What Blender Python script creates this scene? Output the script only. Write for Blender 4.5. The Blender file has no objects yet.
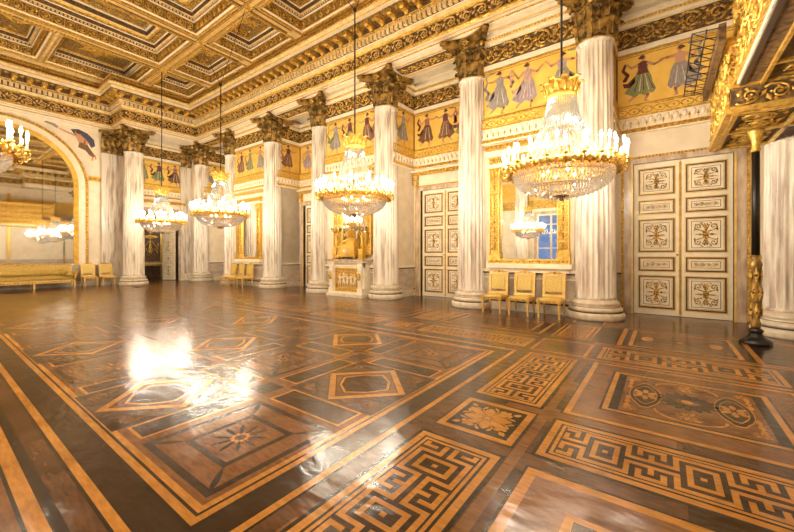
import bpy, bmesh, math, random
from mathutils import Vector, Matrix
random.seed(7)
PI=math.pi
C=bpy.context.scene.collection
S,Cs=math.sin,math.cos

# ------------------------------------------------------------------ materials
def mat(name,c1,c2=None,scale=8,stretch=(1,1,1),rough=.5,metal=0,bump=0,bscale=None,detail=6,kind='noise',spec=.5,lo=.35,hi=.65,rvar=0,sheen=0,bdist=.02):
    m=bpy.data.materials.new(name); m.use_nodes=True
    nt=m.node_tree; N=nt.nodes; L=nt.links
    b=N['Principled BSDF']
    b.inputs['Base Color'].default_value=(*c1,1); b.inputs['Roughness'].default_value=rough
    b.inputs['Metallic'].default_value=metal; b.inputs['Specular IOR Level'].default_value=spec
    tc=N.new('ShaderNodeTexCoord'); mp=N.new('ShaderNodeMapping'); mp.inputs['Scale'].default_value=stretch
    L.new(tc.outputs['Object'],mp.inputs['Vector'])
    def tex(sc):
        if kind=='voronoi':
            t=N.new('ShaderNodeTexVoronoi'); t.inputs['Scale'].default_value=sc; out=t.outputs['Distance']
        else:
            t=N.new('ShaderNodeTexNoise'); t.inputs['Scale'].default_value=sc; t.inputs['Detail'].default_value=detail; out=t.outputs['Fac']
        L.new(mp.outputs['Vector'],t.inputs['Vector']); return out
    if c2:
        o=tex(scale); r=N.new('ShaderNodeValToRGB')
        r.color_ramp.elements[0].position=lo; r.color_ramp.elements[1].position=hi
        r.color_ramp.elements[0].color=(*c1,1); r.color_ramp.elements[1].color=(*c2,1)
        L.new(o,r.inputs['Fac']); L.new(r.outputs['Color'],b.inputs['Base Color'])
    if bump:
        o=tex(bscale or scale*2); bp=N.new('ShaderNodeBump'); bp.inputs['Strength'].default_value=bump; bp.inputs['Distance'].default_value=bdist
        L.new(o,bp.inputs['Height']); L.new(bp.outputs['Normal'],b.inputs['Normal'])
    return m
M={}
M['cream']=mat('cream_stucco',(.86,.75,.57),(.76,.65,.47),3,rough=.55)
M['white']=mat('white_moulding',(.90,.82,.64),(.82,.72,.53),6,rough=.5)
M['dado']=mat('grey_veined_dado',(.62,.53,.42),(.45,.36,.28),3,(1,1,2),rough=.3,detail=8)
M['marble']=mat('pale_streaked_marble',(.40,.31,.24),(.76,.68,.57),3.2,(2.6,2.6,.30),rough=.3,detail=10,lo=.33,hi=.53)
M['brownmarble']=mat('brown_marble',(.36,.26,.18),(.66,.53,.40),3,(2,2,.6),rough=.25,detail=8)
M['base']=mat('cream_marble_base',(.78,.69,.54),(.6,.5,.37),7,rough=.3)
M['darkline']=mat('dark_brown_line',(.06,.035,.02),rough=.4)
M['gold']=mat('gilding',(.84,.55,.12),(.50,.29,.05),14,rough=.36,metal=.6,bump=.3,bscale=40)
M['gilt']=mat('burnished_gilding',(.72,.43,.06),(.52,.29,.035),4,rough=.5,metal=.5)
M['goldorn']=mat('carved_gilding',(.20,.10,.02),(.92,.60,.15),26,rough=.36,metal=.65,bump=1,bscale=45,lo=.38,hi=.55,bdist=.03)
M['goldflat']=mat('matt_gold_paint',(.80,.55,.19),(.66,.42,.12),6,rough=.45,metal=.25)
M['bronze']=mat('patinated_gold_bronze',(.07,.04,.013),(.58,.36,.09),6,rough=.36,metal=.5,bump=.3,bscale=20,lo=.36,hi=.68)
M['ochre']=mat('ochre_cream_stucco',(.86,.70,.38),(.70,.50,.20),5,rough=.5,metal=.05)
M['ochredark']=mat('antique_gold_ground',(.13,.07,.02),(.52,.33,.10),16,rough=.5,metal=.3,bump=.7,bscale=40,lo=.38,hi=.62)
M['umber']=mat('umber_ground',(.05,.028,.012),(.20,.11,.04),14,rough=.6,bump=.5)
M['yellow']=mat('yellow_painted_ground',(.86,.58,.13),(.76,.47,.08),3,rough=.6,detail=8)
M['silk']=mat('yellow_silk',(.80,.60,.17),(.62,.44,.10),30,rough=.45,kind='voronoi',lo=.1,hi=.6)
M['olive']=mat('olive_gold_damask',(.74,.53,.13),(.50,.34,.07),26,rough=.5,kind='voronoi',lo=.1,hi=.6)
M['skin']=mat('painted_flesh',(.58,.30,.17),rough=.6)
M['hair']=mat('painted_hair',(.10,.045,.025),rough=.6)
for n,c in dict(rose=(.42,.17,.13),lilac=(.42,.34,.37),sage=(.30,.33,.14),teal=(.10,.15,.13),wine=(.17,.05,.045),grey=(.36,.32,.29),pink=(.62,.40,.32),navy=(.09,.09,.15),brown=(.24,.12,.05),white=(.75,.66,.55)).items():
    M['c_'+n]=mat('painted_'+n+'_cloth',c,tuple(x*.6 for x in c),12,(3,3,.7),rough=.6)
M['black']=mat('black_iron',(.018,.014,.012),rough=.4,metal=.3)
M['candle']=mat('white_candle',(.88,.84,.74),rough=.5)
M['mirror']=mat('mirror_glass',(.86,.86,.84),rough=.02,metal=1)
M['mirrorold']=mat('aged_mirror_glass',(.80,.80,.78),rough=.03,metal=1)
def em(name,c,s):
    m=bpy.data.materials.new(name); m.use_nodes=True; nt=m.node_tree; nt.nodes.clear()
    e=nt.nodes.new('ShaderNodeEmission'); o=nt.nodes.new('ShaderNodeOutputMaterial')
    e.inputs['Color'].default_value=(*c,1); e.inputs['Strength'].default_value=s
    nt.links.new(e.outputs[0],o.inputs[0]); return m
BULB=420
M['bulb']=em('lit_candle_bulb',(1,.88,.69),BULB)
def crystal(name='cut_crystal',tr=.24,tc=.92):
    m=bpy.data.materials.new(name); m.use_nodes=True; nt=m.node_tree; N=nt.nodes; L=nt.links
    N.clear(); o=N.new('ShaderNodeOutputMaterial')
    g=N.new('ShaderNodeBsdfGlossy'); g.inputs['Roughness'].default_value=.08; g.inputs['Color'].default_value=(.84,.92,1,1)
    t=N.new('ShaderNodeBsdfTransparent'); t.inputs['Color'].default_value=(.93,.93,.93,1)
    d=N.new('ShaderNodeBsdfTranslucent'); d.inputs['Color'].default_value=(tc*.88,tc*.95,tc,1)
    a=N.new('ShaderNodeMixShader'); a.inputs[0].default_value=.52; L.new(g.outputs[0],a.inputs[1]); L.new(t.outputs[0],a.inputs[2])
    b=N.new('ShaderNodeMixShader'); b.inputs[0].default_value=tr; L.new(a.outputs[0],b.inputs[1]); L.new(d.outputs[0],b.inputs[2])
    L.new(b.outputs[0],o.inputs[0]); return m
M['crystal']=crystal(); M['strand']=crystal('crystal_beads',.10,.6)
def glass():
    m=bpy.data.materials.new('window_glass'); m.use_nodes=True; nt=m.node_tree; N=nt.nodes; L=nt.links
    N.clear(); o=N.new('ShaderNodeOutputMaterial')
    g=N.new('ShaderNodeBsdfGlossy'); g.inputs['Roughness'].default_value=.02
    t=N.new('ShaderNodeBsdfTransparent'); t.inputs['Color'].default_value=(.85,.9,.95,1)
    a=N.new('ShaderNodeMixShader'); a.inputs[0].default_value=.9; L.new(g.outputs[0],a.inputs[1]); L.new(t.outputs[0],a.inputs[2])
    L.new(a.outputs[0],o.inputs[0]); return m
M['glass']=glass()
# parquet woods: grain stretched, slight variation of gloss, gentle unevenness
def wood(name,c1,c2):
    m=bpy.data.materials.new(name); m.use_nodes=True; nt=m.node_tree; N=nt.nodes; L=nt.links; b=N['Principled BSDF']
    geo=N.new('ShaderNodeTexCoord')
    mp=N.new('ShaderNodeMapping'); mp.inputs['Scale'].default_value=(2.2,9,1); mp.inputs['Rotation'].default_value=(0,0,.4); L.new(geo.outputs['Object'],mp.inputs[0])
    n=N.new('ShaderNodeTexNoise'); n.inputs['Scale'].default_value=4; n.inputs['Detail'].default_value=8; L.new(mp.outputs[0],n.inputs[0])
    n2=N.new('ShaderNodeTexNoise'); n2.inputs['Scale'].default_value=2.6; n2.inputs['Detail'].default_value=3; L.new(geo.outputs['Object'],n2.inputs[0])
    mx=N.new('ShaderNodeMath'); mx.operation='ADD'; L.new(n.outputs[0],mx.inputs[0]); L.new(n2.outputs[0],mx.inputs[1])
    md=N.new('ShaderNodeMath'); md.operation='MULTIPLY'; md.inputs[1].default_value=.5; L.new(mx.outputs[0],md.inputs[0])
    r=N.new('ShaderNodeValToRGB'); r.color_ramp.elements[0].position=.36; r.color_ramp.elements[1].position=.64
    r.color_ramp.elements[0].color=(*c1,1); r.color_ramp.elements[1].color=(*c2,1); L.new(md.outputs[0],r.inputs[0]); L.new(r.outputs[0],b.inputs['Base Color'])
    mr=N.new('ShaderNodeMapRange'); mr.inputs['To Min'].default_value=.13; mr.inputs['To Max'].default_value=.26; L.new(n2.outputs[0],mr.inputs[0]); L.new(mr.outputs[0],b.inputs['Roughness'])
    mp2=N.new('ShaderNodeMapping'); mp2.inputs['Scale'].default_value=(1.3,2.6,1); L.new(geo.outputs['Object'],mp2.inputs[0])
    n3=N.new('ShaderNodeTexNoise'); n3.inputs['Scale'].default_value=3.2; n3.inputs['Detail'].default_value=2; L.new(mp2.outputs[0],n3.inputs[0])
    bp=N.new('ShaderNodeBump'); bp.inputs['Strength'].default_value=.5; bp.inputs['Distance'].default_value=.013
    L.new(n3.outputs[0],bp.inputs['Height']); L.new(bp.outputs[0],b.inputs['Normal'])
    b.inputs['Specular IOR Level'].default_value=.5
    return m
M['w_mid']=wood('walnut_parquet',(.050,.021,.010),(.135,.058,.024))
M['w_lite']=wood('cherry_parquet',(.12,.050,.018),(.25,.112,.038))
M['w_orange']=wood('maple_inlay',(.34,.145,.024),(.58,.27,.055))
M['w_dark']=wood('dark_walnut_inlay',(.022,.011,.007),(.052,.024,.013))
M['w_black']=wood('ebony_inlay',(.010,.006,.004),(.028,.015,.009))

# ------------------------------------------------------------------ mesh builder
class MB:
    def __init__(s): s.v=[];s.f=[];s.m=[];s.sm=[];s.mats=[]
    def mi(s,k):
        if k not in s.mats: s.mats.append(k)
        return s.mats.index(k)
    def add(s,v,f,k,T=None,smooth=False):
        n=len(s.v); i=s.mi(k)
        if T is not None: v=[T@Vector(p) for p in v]
        s.v.extend([tuple(p) for p in v])
        for q in f: s.f.append(tuple(a+n for a in q)); s.m.append(i); s.sm.append(smooth)
    def box(s,x0,x1,y0,y1,z0,z1,k,T=None):
        v=[(x,y,z) for x in (x0,x1) for y in (y0,y1) for z in (z0,z1)]
        s.add(v,[(0,1,3,2),(4,6,7,5),(0,4,5,1),(2,3,7,6),(0,2,6,4),(1,5,7,3)],k,T)
    def taper(s,c,b,t,z0,z1,k,T=None):   # square section tapered box b,t half sizes (x,y)
        x,y=c; v=[(x-b[0],y-b[1],z0),(x+b[0],y-b[1],z0),(x+b[0],y+b[1],z0),(x-b[0],y+b[1],z0),(x-t[0],y-t[1],z1),(x+t[0],y-t[1],z1),(x+t[0],y+t[1],z1),(x-t[0],y+t[1],z1)]
        s.add(v,[(3,2,1,0),(4,5,6,7),(0,1,5,4),(1,2,6,5),(2,3,7,6),(3,0,4,7)],k,T)
    def lathe(s,prof,k,n=24,T=None,smooth=True,rf=None,a0=0,a1=2*PI):
        full=abs(a1-a0-2*PI)<1e-6; v=[];m=n if full else n+1
        for r,z in prof:
            for i in range(m):
                a=a0+(a1-a0)*i/n; q=r*(rf(i,z) if rf else 1); v.append((q*Cs(a),q*S(a),z))
        f=[]
        for j in range(len(prof)-1):
            for i in range(n):
                i2=(i+1)%m if full else i+1
                f.append((j*m+i,j*m+i2,(j+1)*m+i2,(j+1)*m+i))
        if full:
            if prof[0][0]>1e-4: f.append(tuple(range(m-1,-1,-1)))
            if prof[-1][0]>1e-4: f.append(tuple((len(prof)-1)*m+i for i in range(m)))
        s.add(v,f,k,T,smooth)
    def tube(s,pts,r,k,n=6,T=None,smooth=True):
        pts=[Vector(p) for p in pts]; v=[]
        up=Vector((0,0,1))
        for i,p in enumerate(pts):
            d=(pts[min(i+1,len(pts)-1)]-pts[max(i-1,0)])
            if d.length<1e-9: d=Vector((0,0,1))
            d.normalize(); a=d.cross(up)
            if a.length<.05: a=d.cross(Vector((1,0,0)))
            a.normalize(); b=d.cross(a); rr=r[i] if isinstance(r,(list,tuple)) else r
            for j in range(n):
                t=2*PI*j/n; v.append(p+(a*Cs(t)+b*S(t))*rr)
        f=[(i*n+j,i*n+(j+1)%n,(i+1)*n+(j+1)%n,(i+1)*n+j) for i in range(len(pts)-1) for j in range(n)]
        f+= [tuple(range(n-1,-1,-1)),tuple((len(pts)-1)*n+j for j in range(n))]
        s.add(v,f,k,T,smooth)
    def blob(s,c,r,k,n=8,h=4,T=None):       # ellipsoid
        v=[];f=[]
        for j in range(h+1):
            p=PI*j/h
            for i in range(n):
                a=2*PI*i/n; v.append((c[0]+r[0]*S(p)*Cs(a),c[1]+r[1]*S(p)*S(a),c[2]+r[2]*Cs(p)))
        for j in range(h):
            for i in range(n): f.append((j*n+i,j*n+(i+1)%n,(j+1)*n+(i+1)%n,(j+1)*n+i))
        s.add(v,f,k,T,True)
    def poly(s,pts,k,T=None): s.add(pts,[tuple(range(len(pts)))],k,T)
    def octa(s,c,rx,rz,k,T=None):
        x,y,z=c; s.add([(x+rx,y,z),(x,y+rx,z),(x-rx,y,z),(x,y-rx,z),(x,y,z+rz),(x,y,z-rz)],[(0,1,4),(1,2,4),(2,3,4),(3,0,4),(1,0,5),(2,1,5),(3,2,5),(0,3,5)],k,T)
    def build(s,name,parent=None,loc=(0,0,0),rz=0,recalc=False):
        me=bpy.data.meshes.new(name); me.from_pydata(s.v,[],s.f)
        for k in s.mats: me.materials.append(M[k])
        me.polygons.foreach_set('material_index',s.m); me.polygons.foreach_set('use_smooth',s.sm)
        if recalc:
            b=bmesh.new(); b.from_mesh(me); bmesh.ops.recalc_face_normals(b,faces=b.faces); b.to_mesh(me); b.free()
        me.update()
        o=bpy.data.objects.new(name,me); C.objects.link(o)
        if parent: o.parent=parent
        o.location=loc; o.rotation_euler=(0,0,rz); return o
def tag(o,label,cat,group=None,kind=None):
    o['label']=label; o['category']=cat
    if group: o['group']=group
    if kind: o['kind']=kind
    return o
def empty(name,loc,label,cat,group=None,rz=0):
    o=bpy.data.objects.new(name,None); C.objects.link(o); o.location=loc; o.rotation_euler=(0,0,rz); o.empty_display_size=.2
    return tag(o,label,cat,group)
def struct(o): o['kind']='structure'; return o
def dup(o,parent=None):
    c=o.copy(); C.objects.link(c)
    if parent: c.parent=parent
    for ch in list(o.children): dup(ch,c)
    return c
def copy_thing(o,loc,label,rz=None):
    c=dup(o); c.location=loc; c['label']=label
    if rz is not None: c.rotation_euler=(0,0,rz)
    return c
# wall mapping matrices: local x along wall, local z up, local -y out of the wall into the room
def WM(face,a,y):
    # face 'N': wall at y faces -Y; 'W': wall at x faces +X ; 'S','E'
    if face=='N': return Matrix.Translation((a,y,0))
    if face=='S': return Matrix.Translation((a,y,0))@Matrix.Rotation(PI,4,'Z')
    if face=='W': return Matrix.Translation((y,a,0))@Matrix.Rotation(PI/2,4,'Z')     # local -y -> +X
    if face=='E': return Matrix.Translation((y,a,0))@Matrix.Rotation(-PI/2,4,'Z')

# ------------------------------------------------------------------ ornaments (local xz plane, relief towards -y)
def spiral(cx,cz,r0,turns,dirn,a0,n=14):
    return [(cx+r0*(1-.82*i/n)*Cs(a0+dirn*turns*2*PI*i/n),cz+r0*(1-.82*i/n)*S(a0+dirn*turns*2*PI*i/n)) for i in range(n+1)]
def leaf(mb,p,ang,l,w,k,T,d=.03):
    # pointed raised leaf
    c,s_=Cs(ang),S(ang); q=lambda a,b,e:(p[0]+a*c-b*s_,-e,p[1]+a*s_+b*c)
    v=[q(0,0,.004),q(l*.45,w*.5,.006),q(l,0,.004),q(l*.45,-w*.5,.006),q(l*.45,0,d)]
    mb.add(v,[(0,4,1),(1,4,2),(2,4,3),(3,4,0)],k,T)
def scroll_unit(mb,T,w,h,k,flip=False,th=None):
    th=th or h*.05; d=-1 if flip else 1
    pts=[(-w/2,-d*h*.30),(-w*.30,-d*h*.42),(-w*.05,-d*h*.36)]
    sp=spiral(0,0,h*.36,1.45,d,-d*PI/2-.1)
    P=[(x,-th*1.2,z) for x,z in pts+sp]
    mb.tube(P,[th*(.8+.5*(1-i/len(P))) for i in range(len(P))],k,5,T)
    for i in (3,5,7,9,11):
        x,z=sp[i]; a=math.atan2(z,x); leaf(mb,(x,z),a+d*.7,h*.20,h*.16,k,T,th*2.2)
    leaf(mb,(-w*.42,d*h*.02),d*1.2,h*.42,h*.24,k,T,th*2); leaf(mb,(w*.36,-d*h*.1),d*.9,h*.42,h*.2,k,T,th*2)
    leaf(mb,(w*.30,-d*h*.40),d*.1,h*.3,h*.16,k,T,th*2); leaf(mb,(-w*.2,d*h*.42),-d*.2,h*.3,h*.16,k,T,th*2)
    for j in range(5): leaf(mb,(0,0),j*2*PI/5,h*.13,h*.09,k,T,th*2)
def scroll_band(mb,T,x0,x1,z,h,k,ratio=1.15):
    n=max(1,round((x1-x0)/(h*ratio))); w=(x1-x0)/n
    for i in range(n): scroll_unit(mb,T@Matrix.Translation((x0+w*(i+.5),0,z)),w,h,k,i%2==1)
def rosette(mb,T,r,k,n=8,d=None):
    d=d or r*.3
    for i in range(n): leaf(mb,(0,0),2*PI*i/n,r,r*.55,k,T,d*.7)
    for i in range(n): leaf(mb,(0,0),2*PI*(i+.5)/n,r*.65,r*.4,k,T,d)
    mb.blob((0,-d*.8,0),(r*.2,d*.5,r*.2),k,6,3,T)
def frame_rect(mb,T,x0,x1,z0,z1,w,d,k,y=0):
    mb.box(x0,x1,y-d,y,z0,z0+w,k,T); mb.box(x0,x1,y-d,y,z1-w,z1,k,T)
    mb.box(x0,x0+w,y-d,y,z0+w,z1-w,k,T); mb.box(x1-w,x1,y-d,y,z0+w,z1-w,k,T)
def beads(mb,T,x0,x1,z,r,k,step,y=0):
    n=max(1,round((x1-x0)/step)); w=(x1-x0)/n
    for i in range(n): 
        x=x0+w*(i+.5); mb.add([(x-r,y,z-r),(x+r,y,z-r),(x+r,y,z+r),(x-r,y,z+r),(x,y-r*1.3,z)],[(0,1,4),(1,2,4),(2,3,4),(3,0,4)],k,T)
def rope_v(mb,T,x,z0,z1,r,k,step=.07):
    mb.box(x-r,x+r,-r,0,z0,z1,k,T); n=int((z1-z0)/step)
    for i in range(n):
        z=z0+(i+.5)*(z1-z0)/n; mb.blob((x,-r,z),(r*1.05,r*.8,step*.42),k,6,3,T)
def arabesque(mb,T,w,h,k):
    # symmetrical scrolling panel ornament centred on the origin
    rosette(mb,T,min(w,h)*.17,k,8,.03)
    th=min(w,h)*.022
    for sx in (-1,1):
        for sz in (-1,1):
            sp=spiral(sx*w*.27,sz*h*.30,min(w,h)*.15,1.3,sx*sz,PI/2*(-sz) ,12)
            mb.tube([(sx*w*.04,-.012,sz*h*.10),(sx*w*.12,-.014,sz*h*.13)]+[(x,-.014,z) for x,z in sp],th,k,4,T)
            mb.tube([(sx*w*.03,-.012,sz*h*.18),(sx*w*.10,-.014,sz*h*.34),(sx*w*.20,-.014,sz*h*.44),(sx*w*.10,-.012,sz*h*.46)],th*.9,k,4,T)
            leaf(mb,(sx*w*.40,sz*h*.40),math.atan2(sz*.3,sx*.3)+PI,w*.13,w*.07,k,T,.02)
            leaf(mb,(sx*w*.40,sz*h*.12),PI/2*sz,h*.14,w*.07,k,T,.02)
            leaf(mb,(sx*w*.05,sz*h*.30),PI/2*sz,h*.14,w*.07,k,T,.02)
        leaf(mb,(0,0),PI/2*sx,h*.42,w*.11,k,T,.03); leaf(mb,(0,0),PI/2-PI/2*sx,w*.42,h*.08,k,T,.03)

# ------------------------------------------------------------------ layout numbers
XK=[-1.30,-4.41,-7.63,-10.87,-14.12,-17.52,-20.86]     # columns, near to far
XE=1.96                                  # column by the gallery
YC=9.65; YF=9.55; YR=10.90; YS=-5.25; YSF=-5.15; YSR=-6.5
XW=-22.10; XEW=3.20; XWC=-20.86
YM=2.20                                  # long axis of the hall
HS,HC=6.45,7.55

# ------------------------------------------------------------------ floor
def build_floor():
    mb=MB(); Z=[0]
    def rect(x0,x1,y0,y1,k,l): mb.poly([(x0,y0,l*.0006),(x1,y0,l*.0006),(x1,y1,l*.0006),(x0,y1,l*.0006)],k)
    def pg(pts,k,l): mb.poly([(x,y,l*.0006) for x,y in pts],k)
    def fr(x0,x1,y0,y1,w,k,l):
        rect(x0,x1,y0,y0+w,k,l);rect(x0,x1,y1-w,y1,k,l);rect(x0,x0+w,y0+w,y1-w,k,l);rect(x1-w,x1,y0+w,y1-w,k,l)
    def seg(x0,y0,x1,y1,w,k,l):
        d=Vector((x1-x0,y1-y0)).normalized(); n=Vector((-d.y,d.x))*w/2
        pg([(x0-n.x,y0-n.y),(x1-n.x,y1-n.y),(x1+n.x,y1+n.y),(x0+n.x,y0+n.y)],k,l)
    def ell(cx,cy,rx,ry,k,l,n=20): pg([(cx+rx*Cs(2*PI*i/n),cy+ry*S(2*PI*i/n)) for i in range(n)],k,l)
    def petal(cx,cy,a,r0,r1,w,k,l):
        c,s_=Cs(a),S(a); o=[(r0,0),(r0+(r1-r0)*.35,w*.4),(r0+(r1-r0)*.7,w*.5),(r1,w*.12),(r1,-w*.12),(r0+(r1-r0)*.7,-w*.5),(r0+(r1-r0)*.35,-w*.4)]
        pg([(cx+x*c-y*s_,cy+x*s_+y*c) for x,y in o],k,l)
    def flower(cx,cy,r,k,l,n=8,sx=1):
        for i in range(n):
            a=2*PI*i/n+.2; petal(cx,cy,a,r*.14,r*(1 if i%2 else .8),r*.36,k,l)
            petal(cx+r*.72*Cs(a+PI/n),cy+r*.72*S(a+PI/n),a+PI/n+.9,0,r*.28,r*.12,k,l); petal(cx+r*.72*Cs(a+PI/n),cy+r*.72*S(a+PI/n),a+PI/n-.9,0,r*.28,r*.12,k,l)
            seg(cx,cy,cx+r*.75*Cs(a+PI/n),cy+r*.75*S(a+PI/n),r*.05,k,l)
        ell(cx,cy,r*.11,r*.11,k,l+.3,10)
    mb.box(-27,XEW+.3,YSR-.3,YR+.4,-.06,0,'w_mid')
    # planks of slightly different browns across the whole room
    y=YSR
    while y<YR:
        x=-22
        while x<XEW:
            L=random.uniform(.7,1.6)
            if random.random()<.45: rect(x,min(x+L,XEW),y,y+.30,'w_lite' if random.random()<.55 else 'w_dark',.25)
            x+=L
        y+=.30
    # central field
    fx1,fy0,fy1=-2.20,1.02,5.24; n=9; px,py=1.555,1.53; fx0=fx1-.05-px*(n-1)-1.05-.05
    rect(fx0,fx1,fy0,fy1,'w_lite',.6)
    def ring(o0,o1,k,l=.8):
        rect(fx0-o1,fx1+o1,fy0-o1,fy0-o0,k,l);rect(fx0-o1,fx1+o1,fy1+o0,fy1+o1,k,l)
        rect(fx0-o1,fx0-o0,fy0-o0,fy1+o0,k,l);rect(fx1+o0,fx1+o1,fy0-o0,fy1+o0,k,l)
    for o0,o1,k in [(0,.045,'w_orange'),(.045,.065,'w_black'),(.065,.115,'w_orange'),(.115,.135,'w_black'),(.135,.31,'w_dark'),(.31,.325,'w_black'),(.325,.38,'w_orange'),(.38,.40,'w_black'),(.40,.52,'w_mid')]: ring(o0,o1,k)
    for i in range(n):
        for j in range(3):
            cx=-2.77-px*i; cy=1.585+py*j; a=.52
            if (i+j)%2==0:
                fr(cx-a,cx+a,cy-a,cy+a,.055,'w_dark',1.0); rect(cx-a+.055,cx+a-.055,cy-a+.055,cy+a-.055,'w_lite',.9)
                fr(cx-.30,cx+.30,cy-.30,cy+.30,.05,'w_dark',1.2); rect(cx-.25,cx+.25,cy-.25,cy+.25,'w_mid' if (i//2)%2 else 'w_lite',1.1)
                for sx in (-1,1):
                    for sy in (-1,1): petal(cx+sx*.29,cy+sy*.29,math.atan2(sy,sx),0,.26,.05,'w_black',1.4)
                for q in range(10):
                    t=2*PI*q/10; petal(cx,cy,t,.05,.22,.035,'w_dark' if (i//2)%2==0 else 'w_orange',1.4); ell(cx+.06*Cs(t+.3),cy+.06*S(t+.3),.018,.018,'w_orange',1.5,6)
                ell(cx,cy,.03,.03,'w_black',1.6,8)
            else:
                # dark corners with light arabesques round a diagonal frame holding an octagon
                rect(cx-.60,cx+.60,cy-.60,cy+.60,'w_mid',.9)
                for sx in (-1,1):
                    for sy in (-1,1):
                        pg([(cx+sx*.58,cy+sy*.58),(cx+sx*.58,cy+sy*.14),(cx+sx*.14,cy+sy*.58)],'w_dark',1.0)
                        for b in (-.55,-.1,.35,): petal(cx+sx*.52,cy+sy*.52,math.atan2(-sy,-sx)+b*1.1,.03,.22,.05,'w_lite',1.2)
                        seg(cx+sx*.55,cy+sy*.24,cx+sx*.24,cy+sy*.55,.02,'w_lite',1.2)
                def dia(r,k,l): pg([(cx+r,cy),(cx,cy+r),(cx-r,cy),(cx,cy-r)],k,l)
                dia(.60,'w_black',1.2); dia(.575,'w_orange',1.4); dia(.475,'w_black',1.6); dia(.46,'w_lite',1.8)
                o=lambda r:[(cx+r*1.0*Cs(PI/4*q)*( .86 if q%2 else 1),cy+r*S(PI/4*q)*(.86 if q%2 else 1)) for q in range(8)]
                pg(o(.36),'w_black',2.0); pg(o(.345),'w_orange',2.2); pg(o(.31),'w_dark',2.4); 
                for q in range(4): petal(cx,cy,PI/2*q+.78,.02,.24,.07,'w_mid',2.6)
            # slim dark bars between the cells
            if i<n-1:
                bx=cx-px/2; rect(bx-.16,bx+.16,cy-.50,cy+.50,'w_orange',1.0); rect(bx-.135,bx+.135,cy-.475,cy+.475,'w_dark',1.2)
            if j<2:
                by=cy+py/2; rect(cx-.50,cx+.50,by-.16,by+.16,'w_orange',1.0); rect(cx-.475,cx+.475,by-.135,by+.135,'w_dark',1.2)
            if i<n-1 and j<2: rect(cx-px/2-.13,cx-px/2+.13,cy+py/2-.13,cy+py/2+.13,'w_dark',1.2)
    KEY=["#.###.###.#","#...#.#...#","###.#.#.###","....#.#....","#####.#####","#.........#","#.#######.#","#.#.....#.#","#.#..#..#.#","#.#.....#.#","#.#######.#","#.........#","#####.#####","....#.#....","###.#.#.###","#...#.#...#"]
    def key(x0,x1,y0,y1,along):
        # framed meander panel
        rect(x0-.03,x1+.03,y0-.03,y1+.03,'w_black',.9)
        rect(x0,x1,y0,y1,'w_orange',1.1); rect(x0+.055,x1-.055,y0+.055,y1-.055,'w_black',1.3); rect(x0+.075,x1-.075,y0+.075,y1-.075,'w_orange',1.4); rect(x0+.10,x1-.10,y0+.10,y1-.10,'w_dark' ,1.5)
        X0,X1,Y0,Y1=x0+.115,x1-.115,y0+.115,y1-.115
        if along=='y': S_,L_=(X1-X0),(Y1-Y0)
        else: S_,L_=(Y1-Y0),(X1-X0)
        c=S_/11; rep=max(1,round(L_/(c*16))); cl=L_/(rep*16)
        for r_ in range(rep*16):
            row=KEY[r_%16]
            for q,ch in enumerate(row):
                if ch=='#':
                    a0,a1=q*c,(q+1)*c; b0,b1=r_*cl,(r_+1)*cl
                    k='w_orange'
                    if along=='y': rect(X0+a0,X0+a1,Y0+b0,Y0+b1,k,1.8)
                    else: rect(X0+b0,X0+b1,Y0+a0,Y0+a1,k,1.8)
    def fsq(x0,x1,y0,y1):
        rect(x0-.02,x1+.02,y0-.02,y1+.02,'w_black',.9); rect(x0,x1,y0,y1,'w_orange',1.1); rect(x0+.06,x1-.06,y0+.06,y1-.06,'w_black',1.3)
        cx,cy=(x0+x1)/2,(y0+y1)/2; r=min(x1-x0,y1-y0)/2-.07; flower(cx,cy,r,'w_orange',1.6,8)
        for sx in (-1,1):
            for sy in (-1,1): petal(cx+sx*r*.9,cy+sy*r*.9,math.atan2(-sy,-sx),0,r*.3,r*.2,'w_orange',1.6)
    def wide(x0,x1,y0,y1):    # framed panel with almond flowers round a long central flower
        rect(x0-.02,x1+.02,y0-.02,y1+.02,'w_black',.9); rect(x0,x1,y0,y1,'w_orange',1.0); rect(x0+.055,x1-.055,y0+.055,y1-.055,'w_lite',1.1)
        a,b,c,d=x0+.28,x1-.28,y0+.32,y1-.32
        rect(a-.02,b+.02,c-.02,d+.02,'w_black',1.2); rect(a,b,c,d,'w_orange',1.3); rect(a+.05,b-.05,c+.05,d-.05,'w_black',1.5); rect(a+.13,b-.13,c+.07,d-.07,'w_lite',1.6)
        cx,cy=(x0+x1)/2,(y0+y1)/2; hw,hh=(b-a)/2-.15,(d-c)/2-.1
        for q in range(16):
            t=2*PI*q/16; petal(cx+.02*Cs(t),cy,math.atan2(S(t)*hh*.45,Cs(t)*hw*.42),.05,math.hypot(S(t)*hh*.45,Cs(t)*hw*.42),.07,'w_dark',2.0)
        ell(cx,cy,.05,.05,'w_orange',2.2,10)
        for sx in (-1,1):
            ex=cx+sx*hw*.66
            for rr,k,l in ((1,'w_orange',1.9),(.94,'w_black',2.0),(.74,'w_orange',2.1),(.69,'w_dark',2.2)):
                pg([(ex+rr*hw*.27*Cs(t)*(1),cy+rr*hh*.62*S(t)*(1 if abs(S(t))<.9 else 1.12)) for t in [2*PI*i/24 for i in range(24)]],k,l)
            for q in range(8): petal(ex,cy,2*PI*q/8,.02,hw*.17+hh*.12*abs(S(2*PI*q/8)),.055,'w_orange',2.4)
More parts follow.
